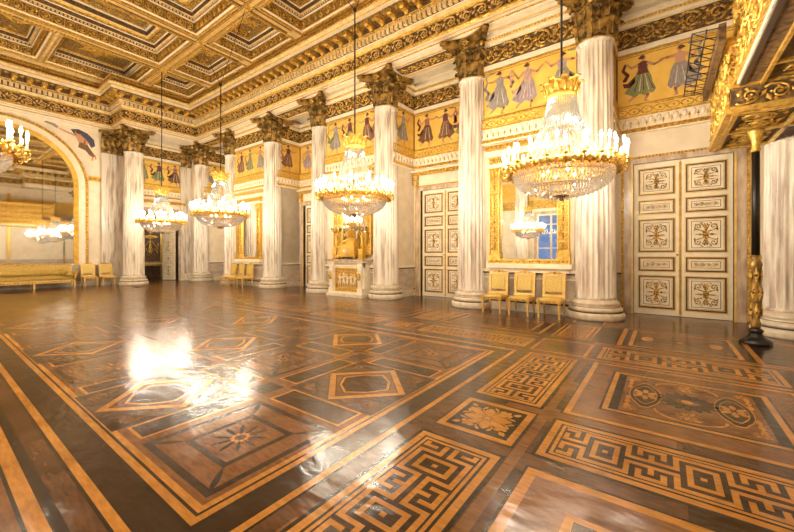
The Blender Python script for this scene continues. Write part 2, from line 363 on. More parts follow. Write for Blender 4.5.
        for sy in (-1,1):
            arc=[(cx+hw*.5*Cs(t),cy+sy*(hh*.98-hh*.34*(1-abs(S(t))))) for t in [PI*i/12 for i in range(13)]]
            for i in range(12): seg(*arc[i],*arc[i+1],.022,'w_orange',2.1)
            flower(cx,cy+sy*hh*.72,hh*.2,'w_orange',2.3,6)
            for sx in (-1,1):
                for e in (.2,.34): flower(cx+sx*hw*e,cy+sy*hh*.72,hh*.13,'w_lite',2.3,5)
                flower(cx+sx*hw*.88,cy+sy*hh*.86,hh*.12,'w_orange',2.3,5)
                for q in range(3): petal(cx+sx*hw*(.93),cy+sy*hh*(.2+.2*q),PI/2*sy,0,.13,.05,'w_orange',2.3)
    # strip alongside the field at its near end, and beyond
    key(-1.63,-.96,.60,2.58,'y'); fsq(-1.62,-.95,2.77,3.47); key(-1.63,-.96,3.64,5.62,'y'); fsq(-1.62,-.95,0-.30,.42); key(-1.63,-.96,-2.45,-.48,'y')
    rect(-.92,-.84,-3,9.3,'w_lite',.7)
    key(-.77,1.17,2.78,3.47,'x')
    wide(-.76,1.15,3.66,5.65)
    rect(-.78,1.2,.6,2.60,'w_black',.9); rect(-.76,1.18,.62,2.58,'w_orange',1.0); rect(-.69,1.11,.69,2.51,'w_lite',1.1); rect(-.45,.9,.9,2.25,'w_orange',1.3); rect(-.40,.85,.95,2.2,'w_dark',1.4); flower(.2,1.6,.5,'w_orange',1.7)
    key(-.77,1.17,-.30,.42,'x'); wide(-.76,1.15,-2.45,-.48)
    key(1.5,2.2,2.78,5.6,'y')
    # key strip running the length of the hall in front of the colonnade and one at its opposite side
    for yy in (5.86,-.45):
        if yy>0:
            key(-.77,1.17,yy,6.62,'x'); rect(-1.70,-.9,5.80,6.7,'w_orange',.85); rect(-1.66,-.94,5.84,6.66,'w_lite',.95); flower(-1.3,6.25,.28,'w_dark',1.4)
            x=-1.8
            while x>-18.5: key(x-2.1,x,5.90,6.55,'x'); fsq(x-2.95,x-2.3,5.90,6.55); x-=3.26
        else:
            x=-1.8
            while x>-18.5: key(x-2.1,x,yy-.55,yy+.1,'x'); fsq(x-2.95,x-2.3,yy-.55,yy+.1); x-=3.26
    for yy in (6.72,6.80,8.46,8.54): rect(-20.2,-1.8,yy,yy+.045,'w_orange' if yy in (6.72,8.54) else 'w_black',1.0)
    for x in XK:
        # blocks before each column and long panels before each bay
        rect(x-.36,x+.30,6.98,8.38,'w_orange',.9); rect(x-.32,x+.26,7.02,8.34,'w_dark' if x>-1.5 else 'w_mid',1.0); key(x-.28,x+.22,7.06,8.3,'y')
        if x>-20: 
            rect(x-2.75,x-.51,6.98,8.38,'w_black',.85); rect(x-2.72,x-.54,7.01,8.35,'w_orange',.9); rect(x-2.65,x-.61,7.08,8.28,'w_dark',1.0); rect(x-2.5,x-.76,7.2,8.16,'w_orange',1.1); rect(x-2.46,x-.80,7.24,8.12,'w_mid',1.2)
            for q in (-2.1,-1.63,-1.16): flower(x+q,7.68,.2,'w_lite',1.4,6)
        rect(x-.30,x+.30,8.62,9.1,'w_orange',.9); rect(x-.27,x+.27,8.65,9.1,'w_dark',1.0)
    # framed panel before the right-hand door
    rect(-.92,1.35,6.92,8.5,'w_dark',.8); rect(-.46,.93,6.98,8.42,'w_orange',.95); rect(-.40,.87,7.04,8.36,'w_black',1.0); rect(-.36,.83,7.08,8.32,'w_lite',1.1)
    for sx in (-.22,.68):
        for r,k,l in ((.24,'w_dark',1.3),(.21,'w_lite',1.4),(.16,'w_dark',1.5),(.12,'w_orange',1.6)): ell(sx,7.7,r*.7,r*1.6,k,l)
    for q in range(12): petal(.23,7.7,2*PI*q/12,.04,.3,.08,'w_dark',1.4)
    ell(.23,7.7,.05,.05,'w_orange',1.6,10)
    for x in (1.05,-.62): rect(x,x+.07,6.92,8.5,'w_orange',1.0)
    for yy in (5.72,6.74,6.84,8.56): rect(-.92,1.9,yy,yy+.04,'w_orange',1.0)
    # broad bands on the near side of the field (bottom left of the view)
    for y0,y1,k in [(.44,.50,'w_black'),(-.28,.34,'w_lite'),(.34,.36,'w_black'),(.36,.44,'w_orange'),(-.36,-.30,'w_orange'),(.50,.62,'w_lite')]: rect(-18,-1.7,y0,y1,k,.75)
    # west strip
    rect(-18.3,-17.9,-3,8,'w_orange',.7); rect(-18.25,-17.95,-3,8,'w_mid',.8)
    for q in range(6): key(-19.6,-18.7,-2.6+q*1.7,-1.1+q*1.7,'y')
    o=mb.build('floor'); struct(o)
build_floor()

# ------------------------------------------------------------------ ceiling and entablature
def build_entablature():
    path=[(1.46,9.15),(-20.36,9.15),(-20.36,5.85),(-21.95,5.85),(-21.95,-1.45),(-20.36,-1.45),(-20.36,-4.75),(1.46,-4.75),(1.46,-1.45),(3.05,-1.45),(3.05,5.85),(1.46,5.85)]
    n=len(path)
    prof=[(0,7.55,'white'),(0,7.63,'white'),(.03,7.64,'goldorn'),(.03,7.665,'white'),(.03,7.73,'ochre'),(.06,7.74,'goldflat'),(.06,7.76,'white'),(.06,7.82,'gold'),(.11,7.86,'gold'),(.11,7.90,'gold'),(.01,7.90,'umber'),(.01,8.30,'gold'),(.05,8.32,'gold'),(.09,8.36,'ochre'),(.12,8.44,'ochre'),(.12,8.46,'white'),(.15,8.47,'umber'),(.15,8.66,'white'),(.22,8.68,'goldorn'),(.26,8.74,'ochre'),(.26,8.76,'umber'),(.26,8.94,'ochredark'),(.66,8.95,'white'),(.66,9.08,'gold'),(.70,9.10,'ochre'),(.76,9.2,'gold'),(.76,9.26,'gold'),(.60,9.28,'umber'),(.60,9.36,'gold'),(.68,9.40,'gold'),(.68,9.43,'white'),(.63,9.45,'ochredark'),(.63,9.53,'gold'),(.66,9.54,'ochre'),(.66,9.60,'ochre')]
    def off(i,d):
        p0,p1,p2=Vector(path[i-1]),Vector(path[i]),Vector(path[(i+1)%n])
        d1=(p1-p0).normalized(); d2=(p2-p1).normalized(); n1=Vector((-d1.y,d1.x)); n2=Vector((-d2.y,d2.x))
        return p1+(n1+n2)*d/(1+n1.dot(n2))
    names={0:'trim_1',1:'trim_2',2:'trim_3',3:'trim_4',4:'trim_5',5:'trim_6',6:'trim_7',7:'trim_8',8:'trim_9',9:'trim_10',10:'trim_11',11:'trim_12'}
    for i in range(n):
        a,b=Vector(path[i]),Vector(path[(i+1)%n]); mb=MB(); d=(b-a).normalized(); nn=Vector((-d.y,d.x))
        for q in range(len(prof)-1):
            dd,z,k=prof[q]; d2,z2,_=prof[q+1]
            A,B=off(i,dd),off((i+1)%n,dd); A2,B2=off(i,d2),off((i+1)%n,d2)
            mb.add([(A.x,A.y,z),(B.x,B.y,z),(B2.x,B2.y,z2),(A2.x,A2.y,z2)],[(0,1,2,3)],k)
        L=(b-a).length
        # matrix: local x along, local -y into the room
        ang=math.atan2(-d.y,-d.x) # so that local -y == nn
        T=Matrix.Translation((b.x,b.y,0))@Matrix.Rotation(ang,4,'Z')
        # ends: convex corners extend by offset, concave shrink
        def ext(i0): 
            p0,p1,p2=Vector(path[i0-1]),Vector(path[i0]),Vector(path[(i0+1)%n]); return -1 if (p1-p0).cross(p2-p1)>0 else 1
        eb,ea=ext((i+1)%n),ext(i)
        def band(dd): return (-eb*dd if True else 0, L+ea*dd)
        x0,x1=band(.02); x0+=.05;x1-=.05
        if x1-x0>.5:
            scroll_band(mb,T@Matrix.Translation((0,-.02,0)),x0,x1,8.10,.40,'goldflat')
            x0,x1=band(.18); m=max(1,round((x1-x0)/.17)); w=(x1-x0)/m
            for q in range(m): mb.box(x0+w*(q+.14),x0+w*(q+.80),-.245,-.14,8.49,8.65,'ochre',T)
            beads(mb,T@Matrix.Translation((0,-.24,0)),x0,x1,8.715,.03,'gold',.085)
            beads(mb,T@Matrix.Translation((0,-.03,0)),*band(.03),7.655,.022,'gold',.06)
            beads(mb,T@Matrix.Translation((0,-.085,0)),*band(.05),7.86,.035,'gold',.10)
            beads(mb,T@Matrix.Translation((0,-.75,0)),*band(.75),9.22,.035,'goldorn',.09)
            x0,x1=band(.45); m=max(1,round((x1-x0)/.47)); w=(x1-x0)/m
            for q in range(m):
                c=x0+w*(q+.5)
                mb.box(c-.09,c+.09,-.60,-.25,8.80,8.93,'gold',T); mb.blob((c,-.56,8.83),(.095,.08,.075),'gold',8,4,T); mb.blob((c,-.32,8.80),(.095,.09,.09),'gold',8,4,T)
                TR=T@Matrix.Translation((c+w/2,-.46,8.945))@Matrix.Rotation(-PI/2,4,'X'); 
                rosette(mb,T@Matrix.Translation((c+w/2,-.46,8.95))@Matrix.Rotation(PI/2,4,'X'),.10,'gold',6,.05)
        struct(mb.build(names[i]))
build_entablature()

def build_ceiling():
    mb=MB(); ZB=9.58
    XB=[XK[k] for k in range(7)]      # cross beams
    holes=[]
    hw=.24
    for k in range(5):
        x0,x1=XK[k+1]+hw,XK[k]-hw
        for (y0,y1,s) in ((6.76,8.46,'s'),(-1.84,6.24,'b'),(-4.06,-2.36,'s')): holes.append((x0,x1,y0,y1,s))
    for (y0,y1) in ((6.76,8.46),(3.22,6.24),(1.4,3.0),(-1.84,1.18),(-4.06,-2.36)):
        wide_=6.24>=y1>-2; holes.append((-20.85 if wide_ else -19.65,-17.76,y0,y1,'s')); holes.append((-1.06,2.0 if wide_ else .75,y0,y1,'s'))
    xs=sorted({-23.5,4.5,*[h[0] for h in holes],*[h[1] for h in holes]}); 
    # ceiling face split into cells, holes left open
    X=[-23.5]+sorted({h[0] for h in holes}|{h[1] for h in holes})+[4.5]
    Y=sorted({-8,12,*[h[2] for h in holes],*[h[3] for h in holes]})
    for i in range(len(X)-1):
        for j in range(len(Y)-1):
            cx,cy=(X[i]+X[i+1])/2,(Y[j]+Y[j+1])/2
            if any(h[0]<cx<h[1] and h[2]<cy<h[3] for h in holes): continue
            mb.poly([(X[i],Y[j],ZB),(X[i+1],Y[j],ZB),(X[i+1],Y[j+1],ZB),(X[i],Y[j+1],ZB)],'ochre')
    RX=Matrix.Rotation(PI/2,4,'X')   # local -y -> -z : ornaments facing down
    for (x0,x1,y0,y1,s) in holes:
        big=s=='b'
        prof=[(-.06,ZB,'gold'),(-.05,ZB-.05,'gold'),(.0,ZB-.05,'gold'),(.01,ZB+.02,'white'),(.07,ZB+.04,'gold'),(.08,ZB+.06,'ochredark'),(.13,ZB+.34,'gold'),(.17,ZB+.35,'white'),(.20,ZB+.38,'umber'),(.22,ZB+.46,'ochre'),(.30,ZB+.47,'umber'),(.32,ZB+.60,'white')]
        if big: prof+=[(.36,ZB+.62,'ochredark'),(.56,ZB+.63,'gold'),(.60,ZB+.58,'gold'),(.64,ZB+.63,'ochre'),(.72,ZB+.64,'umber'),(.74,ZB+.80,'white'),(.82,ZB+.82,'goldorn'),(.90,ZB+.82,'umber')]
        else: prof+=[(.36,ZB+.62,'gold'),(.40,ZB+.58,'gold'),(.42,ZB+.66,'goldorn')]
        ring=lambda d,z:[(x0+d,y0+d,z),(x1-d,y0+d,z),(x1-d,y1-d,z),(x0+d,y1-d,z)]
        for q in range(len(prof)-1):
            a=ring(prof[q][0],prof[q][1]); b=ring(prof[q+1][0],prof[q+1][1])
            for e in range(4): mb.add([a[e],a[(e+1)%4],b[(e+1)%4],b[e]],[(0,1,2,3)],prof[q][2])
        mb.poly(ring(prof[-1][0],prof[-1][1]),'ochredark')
        zt=prof[-1][1]-.01; d=prof[-1][0]; cx,cy=(x0+x1)/2,(y0+y1)/2
        # egg and circle band on the inner faces
        for side in range(4):
            if side in (0,2): L=x1-x0-.26; T=Matrix.Translation((x0+.13,y1-.12,0)) if side==0 else Matrix.Translation((x1-.13,y0+.12,0))@Matrix.Rotation(PI,4,'Z')
            else: L=y1-y0-.26; T=Matrix.Translation((x1-.12,y1-.13,0))@Matrix.Rotation(-PI/2,4,'Z') if side==1 else Matrix.Translation((x0+.12,y0+.13,0))@Matrix.Rotation(PI/2,4,'Z')
            m=max(1,round(L/.32)); w=L/m
            for q in range(m):
                c=w*(q+.5); pts=[(c+.11*Cs(t),-.015,ZB+.20+.11*S(t)) for t in [2*PI*e/10 for e in range(11)]]
                mb.tube(pts,.022,'gold',4,T); mb.blob((c,-.01,ZB+.20),(.06,.04,.07),'gold',6,3,T)
                mb.box(c+w/2-.012,c+w/2+.012,-.03,0,ZB+.06,ZB+.28,'gold',T)
            m=max(1,round(L/.11)); w=L/m
            for q in range(m): mb.box(w*(q+.2),w*(q+.75),-.12,-.05,ZB+.40,ZB+.45,'ochre',T)
        Td=Matrix.Translation((cx,cy,zt))@RX
        if big:
            rosette(mb,Td,.5,'gold',10,.12)
            for e in (-1,1):
                for g in (1.1,1.9,2.7,3.3): rosette(mb,Matrix.Translation((cx,cy+e*g if abs(e*g)<(y1-y0)/2-.9 else cy,zt))@RX,.22,'gold',8,.1)
                scroll_band(mb,Matrix.Translation((cx,cy,zt))@RX@Matrix.Rotation(PI/2,4,'Y'),-2.9,2.9,e*(.38),.30,'gold')
            # ornament on the broad inner border
            for e,(ax,l) in enumerate((('x',x1-x0-.8),('x',x1-x0-.8),('y',y1-y0-.8),('y',y1-y0-.8))):
                sgn=1 if e%2 else -1
                if ax=='x': T=Matrix.Translation((cx,cy+sgn*((y1-y0)/2-.46),ZB+.62))@RX
                else: T=Matrix.Translation((cx+sgn*((x1-x0)/2-.46),cy,ZB+.62))@RX@Matrix.Rotation(PI/2,4,'Y')
                scroll_band(mb,T,-l/2,l/2,0,.18,'gold')
        else:
            lx,ly=x1-x0-2*d,y1-y0-2*d
            r=min(lx,ly)/2*.8; rosette(mb,Td,r,'gold',8,.1)
            if lx>ly*1.3:
                for e in (-1,1): scroll_unit(mb,Matrix.Translation((cx+e*(lx/2-r*.7),cy,zt))@RX,r*1.3,r*1.6,'gold',e>0)
            elif ly>lx*1.3:
                for e in (-1,1): scroll_unit(mb,Matrix.Translation((cx,cy+e*(ly/2-r*.7),zt))@RX,r*1.3,r*1.6,'gold',e>0)
    # ropes and bosses on the beams
    TX=lambda y:Matrix.Translation((0,y,ZB))@RX
    for y in (6.5,-2.1):
        for e in (-.12,.12): mb.box(-19.6,.6,y+e-.045,y+e+.045,ZB-.012,ZB,'umber'); beads(mb,TX(y+e),-19.6,.6,0,.042,'gold',.11)
        mb.box(-19.6,.6,y-.07,y+.07,ZB-.02,ZB,'goldflat')
    for x in XB[:-1]:
        T=Matrix.Translation((x,0,ZB))@RX@Matrix.Rotation(PI/2,4,'Y')
        for (a,b) in ((-8.1,-6.6),(-6.4,2.0),(2.2,3.7)):
            for e in (-.12,.12): mb.box(x+e-.045,x+e+.045,-b,-a,ZB-.013,ZB,'umber'); beads(mb,T,a,b,e,.042,'gold',.11)
        for (a,b) in ((6.7,8.2),(-1.9,6.3),(-3.8,-2.3)): mb.box(x-.07,x+.07,a,b,ZB-.02,ZB,'goldflat')
        for y in (6.5,-2.1): rosette(mb,Matrix.Translation((x,y,ZB-.02))@RX,.17,'gold',8,.09)
    mb.box(-23.5,4.5,-8,12,10.75,10.8,'ochre')
    for a in ((-23.5,4.5,-8,-7.9),(-23.5,4.5,11.9,12),(-23.5,-23.4,-8,12),(4.4,4.5,-8,12)): mb.box(*a,7.6,10.8,'ochre')  # unseen outer shell and ledges, added to keep outside light out
    for a in ((-23.5,4.5,-8,-6.7),(-23.5,4.5,11.1,12),(-23.5,-22.3,-8,12),(3.4,4.5,-8,12)): mb.box(*a,7.56,7.6,'ochre')
    struct(mb.build('ceiling'))
build_ceiling()

# soffits of the colonnade beams and recess ceilings
def soffits():
    mb=MB()
    mb.box(-22.1,3.2,9.16,10.15,7.551,7.60,'white'); mb.box(-22.1,3.2,10.15,10.9,7.75,7.8,'white'); mb.box(-22.1,3.2,10.12,10.15,7.55,7.8,'white')
    mb.box(-21.36,-20.37,5.86,9.16,7.552,7.60,'white'); mb.box(-22.1,-21.36,5.85,9.15,7.75,7.8,'white'); mb.box(-21.39,-21.36,5.85,10.15,7.55,7.8,'white')
    mb.box(-22.1,-21.96,-1.45,5.85,7.553,7.6,'white')
    mb.box(-22.1,3.2,-6.5,-4.76,7.551,7.6,'white'); mb.box(1.47,3.2,5.86,9.16,7.552,7.6,'white'); mb.box(3.05,3.2,-1.45,5.85,7.55,7.6,'white')
    mb.box(-22.1,-20.36,-4.75,-1.45,7.551,7.6,'white'); mb.box(1.46,3.2,-4.75,-1.45,7.551,7.6,'white')
    # little coffers with gold beads on the underside
    RX=Matrix.Rotation(PI/2,4,'X')
    for i in range(7):
        x0=XK[i]+.55 if i else XK[0]+.55
        a,b=(XK[i]+.6,(XK[i-1] if i else XE)-.6)
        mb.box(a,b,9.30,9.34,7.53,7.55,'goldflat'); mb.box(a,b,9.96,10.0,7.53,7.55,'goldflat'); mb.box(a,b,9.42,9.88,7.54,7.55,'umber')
        scroll_band(mb,Matrix.Translation((0,9.65,7.54))@RX,a,b,0,.34,'gold')
    for y0 in (9.15,): pass
    struct(mb.build('trim_13'))
soffits()

# ------------------------------------------------------------------ walls
def wall_courses(mb,T,x0,x1,z0=0,dado=True,top=7.8,th=.25,door=None):
    """plain wall with skirting, dado and chair rail (optional opening door=(a,b,h))"""
    spans=[(x0,x1)] if not door else [(x0,door[0]),(door[1],x1)]
    for a,b in spans:
        if b-a<.02: continue
        mb.box(a,b,0,th,1.0,top,'cream',T)
        mb.box(a,b,-.03,th,0,1.0,'dado',T); mb.box(a,b,-.07,-.03,0,.22,'base',T); mb.box(a,b,-.075,-.03,.22,.27,'darkline',T)
        mb.box(a,b,-.06,0,.98,1.02,'darkline',T); mb.box(a,b,-.07,0,1.02,1.10,'white',T)
        if b-a>.5: frame_rect(mb,T,a+.12,b-.12,.36,.88,.03,.02,'white',-.03)
    if door: mb.box(door[0],door[1],0,th,door[2],top,'cream',T)
def frieze_mouldings(mb,T,x0,x1):
    """guilloche, scalloped white fringe, gold bar below the painted band; scrolls above"""
    mb.box(x0,x1,-.05,0,4.98,5.20,'yellow',T); mb.box(x0,x1,-.07,0,5.20,5.25,'gold',T); mb.box(x0,x1,-.07,0,4.95,4.99,'gold',T)
    n=max(1,round((x1-x0)/.26)); w=(x1-x0)/n
    for i in range(n):
        c=x0+w*(i+.5); mb.tube([(c+w*.46*Cs(t),-.06,5.09+.075*S(t)) for t in [2*PI*e/8 for e in range(9)]],.014,'gold',4,T); mb.blob((c,-.055,5.09),(.03,.02,.03),'goldorn',6,3,T)
    mb.box(x0,x1,-.045,0,4.66,4.95,'white',T)
    n=max(1,round((x1-x0)/.16)); w=(x1-x0)/n
    for i in range(n):
        c=x0+w*(i+.5); mb.blob((c,-.04,4.84),(w*.36,.05,.10),'white',6,4,T)
        leaf(mb,(c+w/2,4.86),-PI/2,.17,.05,'goldorn',T@Matrix.Translation((0,-.05,0)),.03)
    mb.box(x0,x1,-.08,0,4.56,4.66,'goldorn',T); beads(mb,T@Matrix.Translation((0,-.08,0)),x0,x1,4.61,.04,'gold',.11); mb.box(x0,x1,-.1,0,4.53,4.56,'white',T)
    # above
    mb.box(x0,x1,-.035,0,6.54,6.58,'gold',T); mb.box(x0,x1,-.05,0,6.60,6.72,'white',T); mb.box(x0,x1,-.02,0,6.72,7.26,'ochre',T); mb.box(x0,x1,-.022,0,6.74,7.24,'umber',T)
    scroll_band(mb,T@Matrix.Translation((0,-.025,0)),x0,x1,6.99,.50,'goldorn',.85)
    mb.box(x0,x1,-.07,0,7.26,7.34,'white',T); mb.box(x0,x1,-.10,0,7.34,7.42,'ochre',T); beads(mb,T@Matrix.Translation((0,-.1,0)),x0,x1,7.38,.03,'gold',.08); mb.box(x0,x1,-.13,0,7.42,7.55,'white',T)
def figure(mb,T,x,z,h,kind,flip=1):
    """painted dancer, flat on the wall"""
    rnd=random.Random(kind*17+3)
    cl=[('c_sage','c_sage','c_rose'),('c_lilac','c_grey','c_sage'),('c_wine','c_sage','c_wine'),('c_grey','c_grey','c_grey'),('c_pink','c_lilac','c_pink'),('c_brown','c_grey','c_grey'),('c_rose','c_brown','c_wine'),('c_wine','c_brown','c_rose')][kind%8]
    y=-.009
    def P(pts,k,l=0): mb.poly([(x+flip*a*h*1.12,y-l*.0012,z+b*h) for a,b in pts],k,T)
    def E(cx,cy,rx,ry,k,l=0): P([(cx+rx*Cs(t),cy+ry*S(t)) for t in [2*PI*i/12 for i in range(12)]],k,l)
    def St(pts,w0,w1,k,l=0):
        for i in range(len(pts)-1):
            (a,b),(c,d)=pts[i],pts[i+1]; L=math.hypot(c-a,d-b); nx,nz=-(d-b)/L,(c-a)/L
            n=len(pts)-1; wa=w0+(w1-w0)*i/n; wb=w0+(w1-w0)*(i+1)/n
            P([(a-nx*wa,b-nz*wa),(c-nx*wb,d-nz*wb),(c+nx*wb,d+nz*wb),(a+nx*wa,b+nz*wa)],k,l)
            E(c,d,wb,wb,k,l)
    j=lambda a:rnd.uniform(-a,a)
    if kind%8==5: torso='skin'
    else: torso=cl[0]
    # veil
    a1=(.30+j(.03),.84+j(.07)); a2=(-.28+j(.04),.80+j(.12))
    St([(a2[0],a2[1]),(a2[0]-.05,a2[1]-.14),(a2[0]+.03,a2[1]-.26),(a2[0]-.02,a2[1]-.36)],.022,.035,cl[2],0)
    St([(a2[0],a2[1]),(-.30,.95),(-.12,.99)],.012,.02,cl[2],0) if kind%2 else None
    # legs
    St([(.04,.26),(.07+j(.02),.12),(.04+j(.02),.0)],.036,.018,'skin',1); St([(.04,.0),(.10,-.015)],.013,.008,'skin',1)
    St([(-.05,.28),(-.10+j(.03),.15),(-.20+j(.03),.06)],.036,.018,'skin',1); St([(-.20,.06),(-.22,.03)],.013,.008,'skin',1)
    # skirt
    s1=j(.03)
    P([(-.09,.64),(.09,.64),(.14,.50),(.16,.36),(.21+s1,.22),(.16+s1,.13),(.09,.18),(.03,.12),(-.05,.17),(-.13,.11),(-.20+s1,.17),(-.30+s1,.24),(-.22,.36),(-.15,.50)],cl[1],2)
    P([(-.13,.56),(-.24,.44),(-.33,.46),(-.30,.36),(-.2,.34),(-.12,.44)],cl[2],2)
    for q in range(5):
        t=-.09+.05*q; P([(t*.5,.60),(t*.5+.006,.60),(t*1.5+.014+s1,.22),(t*1.5+s1-.006,.22)],'c_white' if q%2 else cl[2],3)
    # torso, neck, arms, head
    P([(-.09,.82),(-.02,.855),(.03,.855),(.09,.82),(.075,.70),(.09,.60),(-.09,.60),(-.07,.70)],torso,4)
    P([(-.07,.64),(.075,.64),(.08,.585),(-.08,.585)],cl[2],5)
    St([(0,.82),(.01,.89)],.022,.02,'skin',3)
    St([(.07,.80),(.19,.76+j(.04)),a1],.030,.015,'skin',5); St([(-.07,.80),(-.18,.74+j(.05)),a2],.030,.015,'skin',5)
    E(.012,.925,.038,.050,'skin',5); P([(.05,.94),(.062,.92),(.048,.912)],'skin',5); E(-.008,.945,.042,.045,'hair',6); E(-.05,.935,.022,.02,'hair',6)
def painted_frieze(name,T,x0,x1,figs,label,group='painted friezes of dancers'):
    mb=MB(); mb.box(x0,x1,-.003,0,5.25,6.54,'yellow',T)
    mb.box(x0,x1,-.006,0,5.27,5.285,'c_brown',T); mb.box(x0,x1,-.006,0,6.50,6.515,'c_brown',T)
    mb.box(x0,x0+.03,-.008,0,5.25,6.54,'c_brown',T); mb.box(x1-.03,x1,-.008,0,5.25,6.54,'c_brown',T)
    for (x,k,fl) in figs: figure(mb,T,x,5.34,1.16,k,fl)
    tag(mb.build(name),label,'painting',group)

north=MB(); ident=Matrix.Identity(4)
def return_wall(mb,xc,sgn):   # short wall closing a recess; sgn=+1 faces +X
    T=WM('W',0,xc) if sgn>0 else WM('E',0,xc)
    if sgn>0: a,b=YF+.005,YR-.008
    else: a,b=-YR+.008,-YF-.005
    mb.box(a+(.01 if sgn>0 else 0),b-(.01 if sgn<0 else 0),0,.12,0,7.75,'cream',T); mb.box(a,b,-.03,0,0,1.0,'dado',T); mb.box(a,b,-.06,0,0,.22,'base',T); mb.box(a,b,-.04,0,.98,1.02,'darkline',T); mb.box(a,b,-.05,0,1.02,1.1,'white',T)
    frieze_mouldings(mb,T,a,b); return T,a,b
G=.32
bays=[(XE,XK[0],'door')]+[(XK[i],XK[i+1],['mirror','door','fire','door','mirror','plain'][i]) for i in range(6)]
fk=0
descr=['above the large right-hand door','above the near gilt mirror','above the middle door','above the fireplace mirror','above the half-hidden far door','above the far gilt mirror','over the last plain bay of the long wall']
for bi,(xa,xb,kind) in enumerate(bays):
    cx=(xa+xb)/2
    if kind in ('door','plain'):
        x0,x1=xb+G,xa-G; T=WM('N',0,YR)
        if kind=='door': wall_courses(north,T,x0,x1,door=(cx-.93,cx+.93,3.76))
        else: wall_courses(north,T,x0,x1)
        frieze_mouldings(north,T,x0,x1)
        figs=[(cx-.72,fk,1),(cx+.02,fk+1,-1),(cx+.76,fk+2,1)] if bi else [(cx-.74,2,1),(cx+.0,5,-1)]
        painted_frieze('painted_frieze',T,x0+.008,x1-.008,figs,'yellow painted frieze of dancing women '+descr[bi])
        if bi: pass
        Tl,a,b=return_wall(north,x0,1); painted_frieze('painted_frieze',Tl,a,b,[((a+b)/2,fk+3,1)],'narrow return frieze, one dancer, left end '+descr[bi].replace('over the last','above last').replace(' of the long wall',''))
        Tr,a,b=return_wall(north,x1,-1); painted_frieze('painted_frieze',Tr,a,b,[((a+b)/2,fk+4,1)],'narrow return frieze, one dancer, right end '+descr[bi].replace('over the last','above last').replace(' of the long wall',''))
    else:
        x0,x1=xb-G,xa+G; T=WM('N',0,YF)
        wall_courses(north,T,x0,x1,th=1.3); frieze_mouldings(north,T,x0,x1)
        figs=[(cx-.72,fk+0,1),(cx+.02,fk+1,1),(cx+.86,fk+6,-1)]
        painted_frieze('painted_frieze',T,xb+.35,xa-.35,figs,'yellow painted frieze of dancing women '+descr[bi])
    fk+=3
north.box(-22.4,XK[6]+G-.1,YF,YR+.3,0,7.8,'cream'); north.box(XE-G+.12,3.4,YF,YR+.3,0,7.8,'cream')
struct(north.build('wall_north'))

# west wall
west=MB(); TW=WM('W',0,XW)   # local x = Y
# recess with open doorway (Y 7.05..8.9) between pilaster and corner
wall_courses(west,TW,6.75,9.55,door=(7.10,8.90,3.76)); frieze_mouldings(west,TW,6.3,9.55)
west.box(-1.9,6.75,0,.25,0,7.6,'cream',TW); west.box(-4.9,-1.9,0,.25,0,7.6,'cream',TW)
west.box(-6.8,6.3,-.03,0,0,1.0,'dado',TW); west.box(-6.8,6.3,-.07,0,0,.22,'base',TW); west.box(-6.8,6.3,-.06,0,.98,1.05,'white',TW)
for a,b in ((4.95,5.42),(-1.3,-.55)): west.box(a,b,-.06,0,5.0,5.25,'yellow',TW); beads(west,TW@Matrix.Translation((0,-.06,0)),a,b,5.12,.07,'gold',.16)
# flying painted figures in the spandrels beside the arch
def flying(mb,T,x,z,s,fl):
    def P(pts,k,l=0): mb.poly([(x+fl*a*s,-.006-l*.0012,z+b*s) for a,b in pts],k,T)
    P([(-.15,.10),(-.28,.30),(-.05,.36),(.22,.26),(.42,.06),(.46,-.18),(.34,-.28),(.24,-.10),(.05,-.02)],'c_navy',0)
    P([(-.02,-.1),(.14,-.02),(.26,-.26),(.40,-.48),(.46,-.62),(.30,-.60),(.16,-.42),(-.06,-.34)],'c_brown',1)
    P([(.34,-.5),(.42,-.52),(.40,-.76),(.35,-.78)],'skin',0); P([(.42,-.52),(.48,-.54),(.50,-.70),(.46,-.72)],'skin',0)
    P([(-.14,.10),(.05,.14),(.12,0),(.12,-.14),(-.06,-.14),(-.10,0)],'skin',2)
    P([(.03,.12),(.10,.08),(.28,-.12),(.16,-.2),(.14,-.15),(.20,-.1)],'skin',3)
    P([(-.12,.12),(-.10,.04),(-.36,.12),(-.60,.22),(-.62,.26),(-.36,.18)],'skin',3)
    P([(-.06+.09*Cs(t),.21+.1*S(t)) for t in [PI*i/6 for i in range(12)]],'skin',3); P([(-.04+.09*Cs(t),.25+.08*S(t)) for t in [PI*i/6 for i in range(12)]],'hair',4)
    P([(-.62,.30),(-.72,.38),(-.95,.42),(-1.02,.36),(-.8,.30),(-.66,.22)],'c_grey',2)
flying(west,TW,4.64,6.95,1.22,1); flying(west,TW,-.24,6.95,1.22,-1)
west.box(-6.8,-4.9,0,.25,0,7.8,'cream',TW)
struct(west.build('wall_west'))
painted_frieze('painted_frieze',TW,6.3,9.0,[(7.2,0,1),(7.95,2,1),(8.75,6,1)],'yellow frieze of three dancers over the far open doorway')
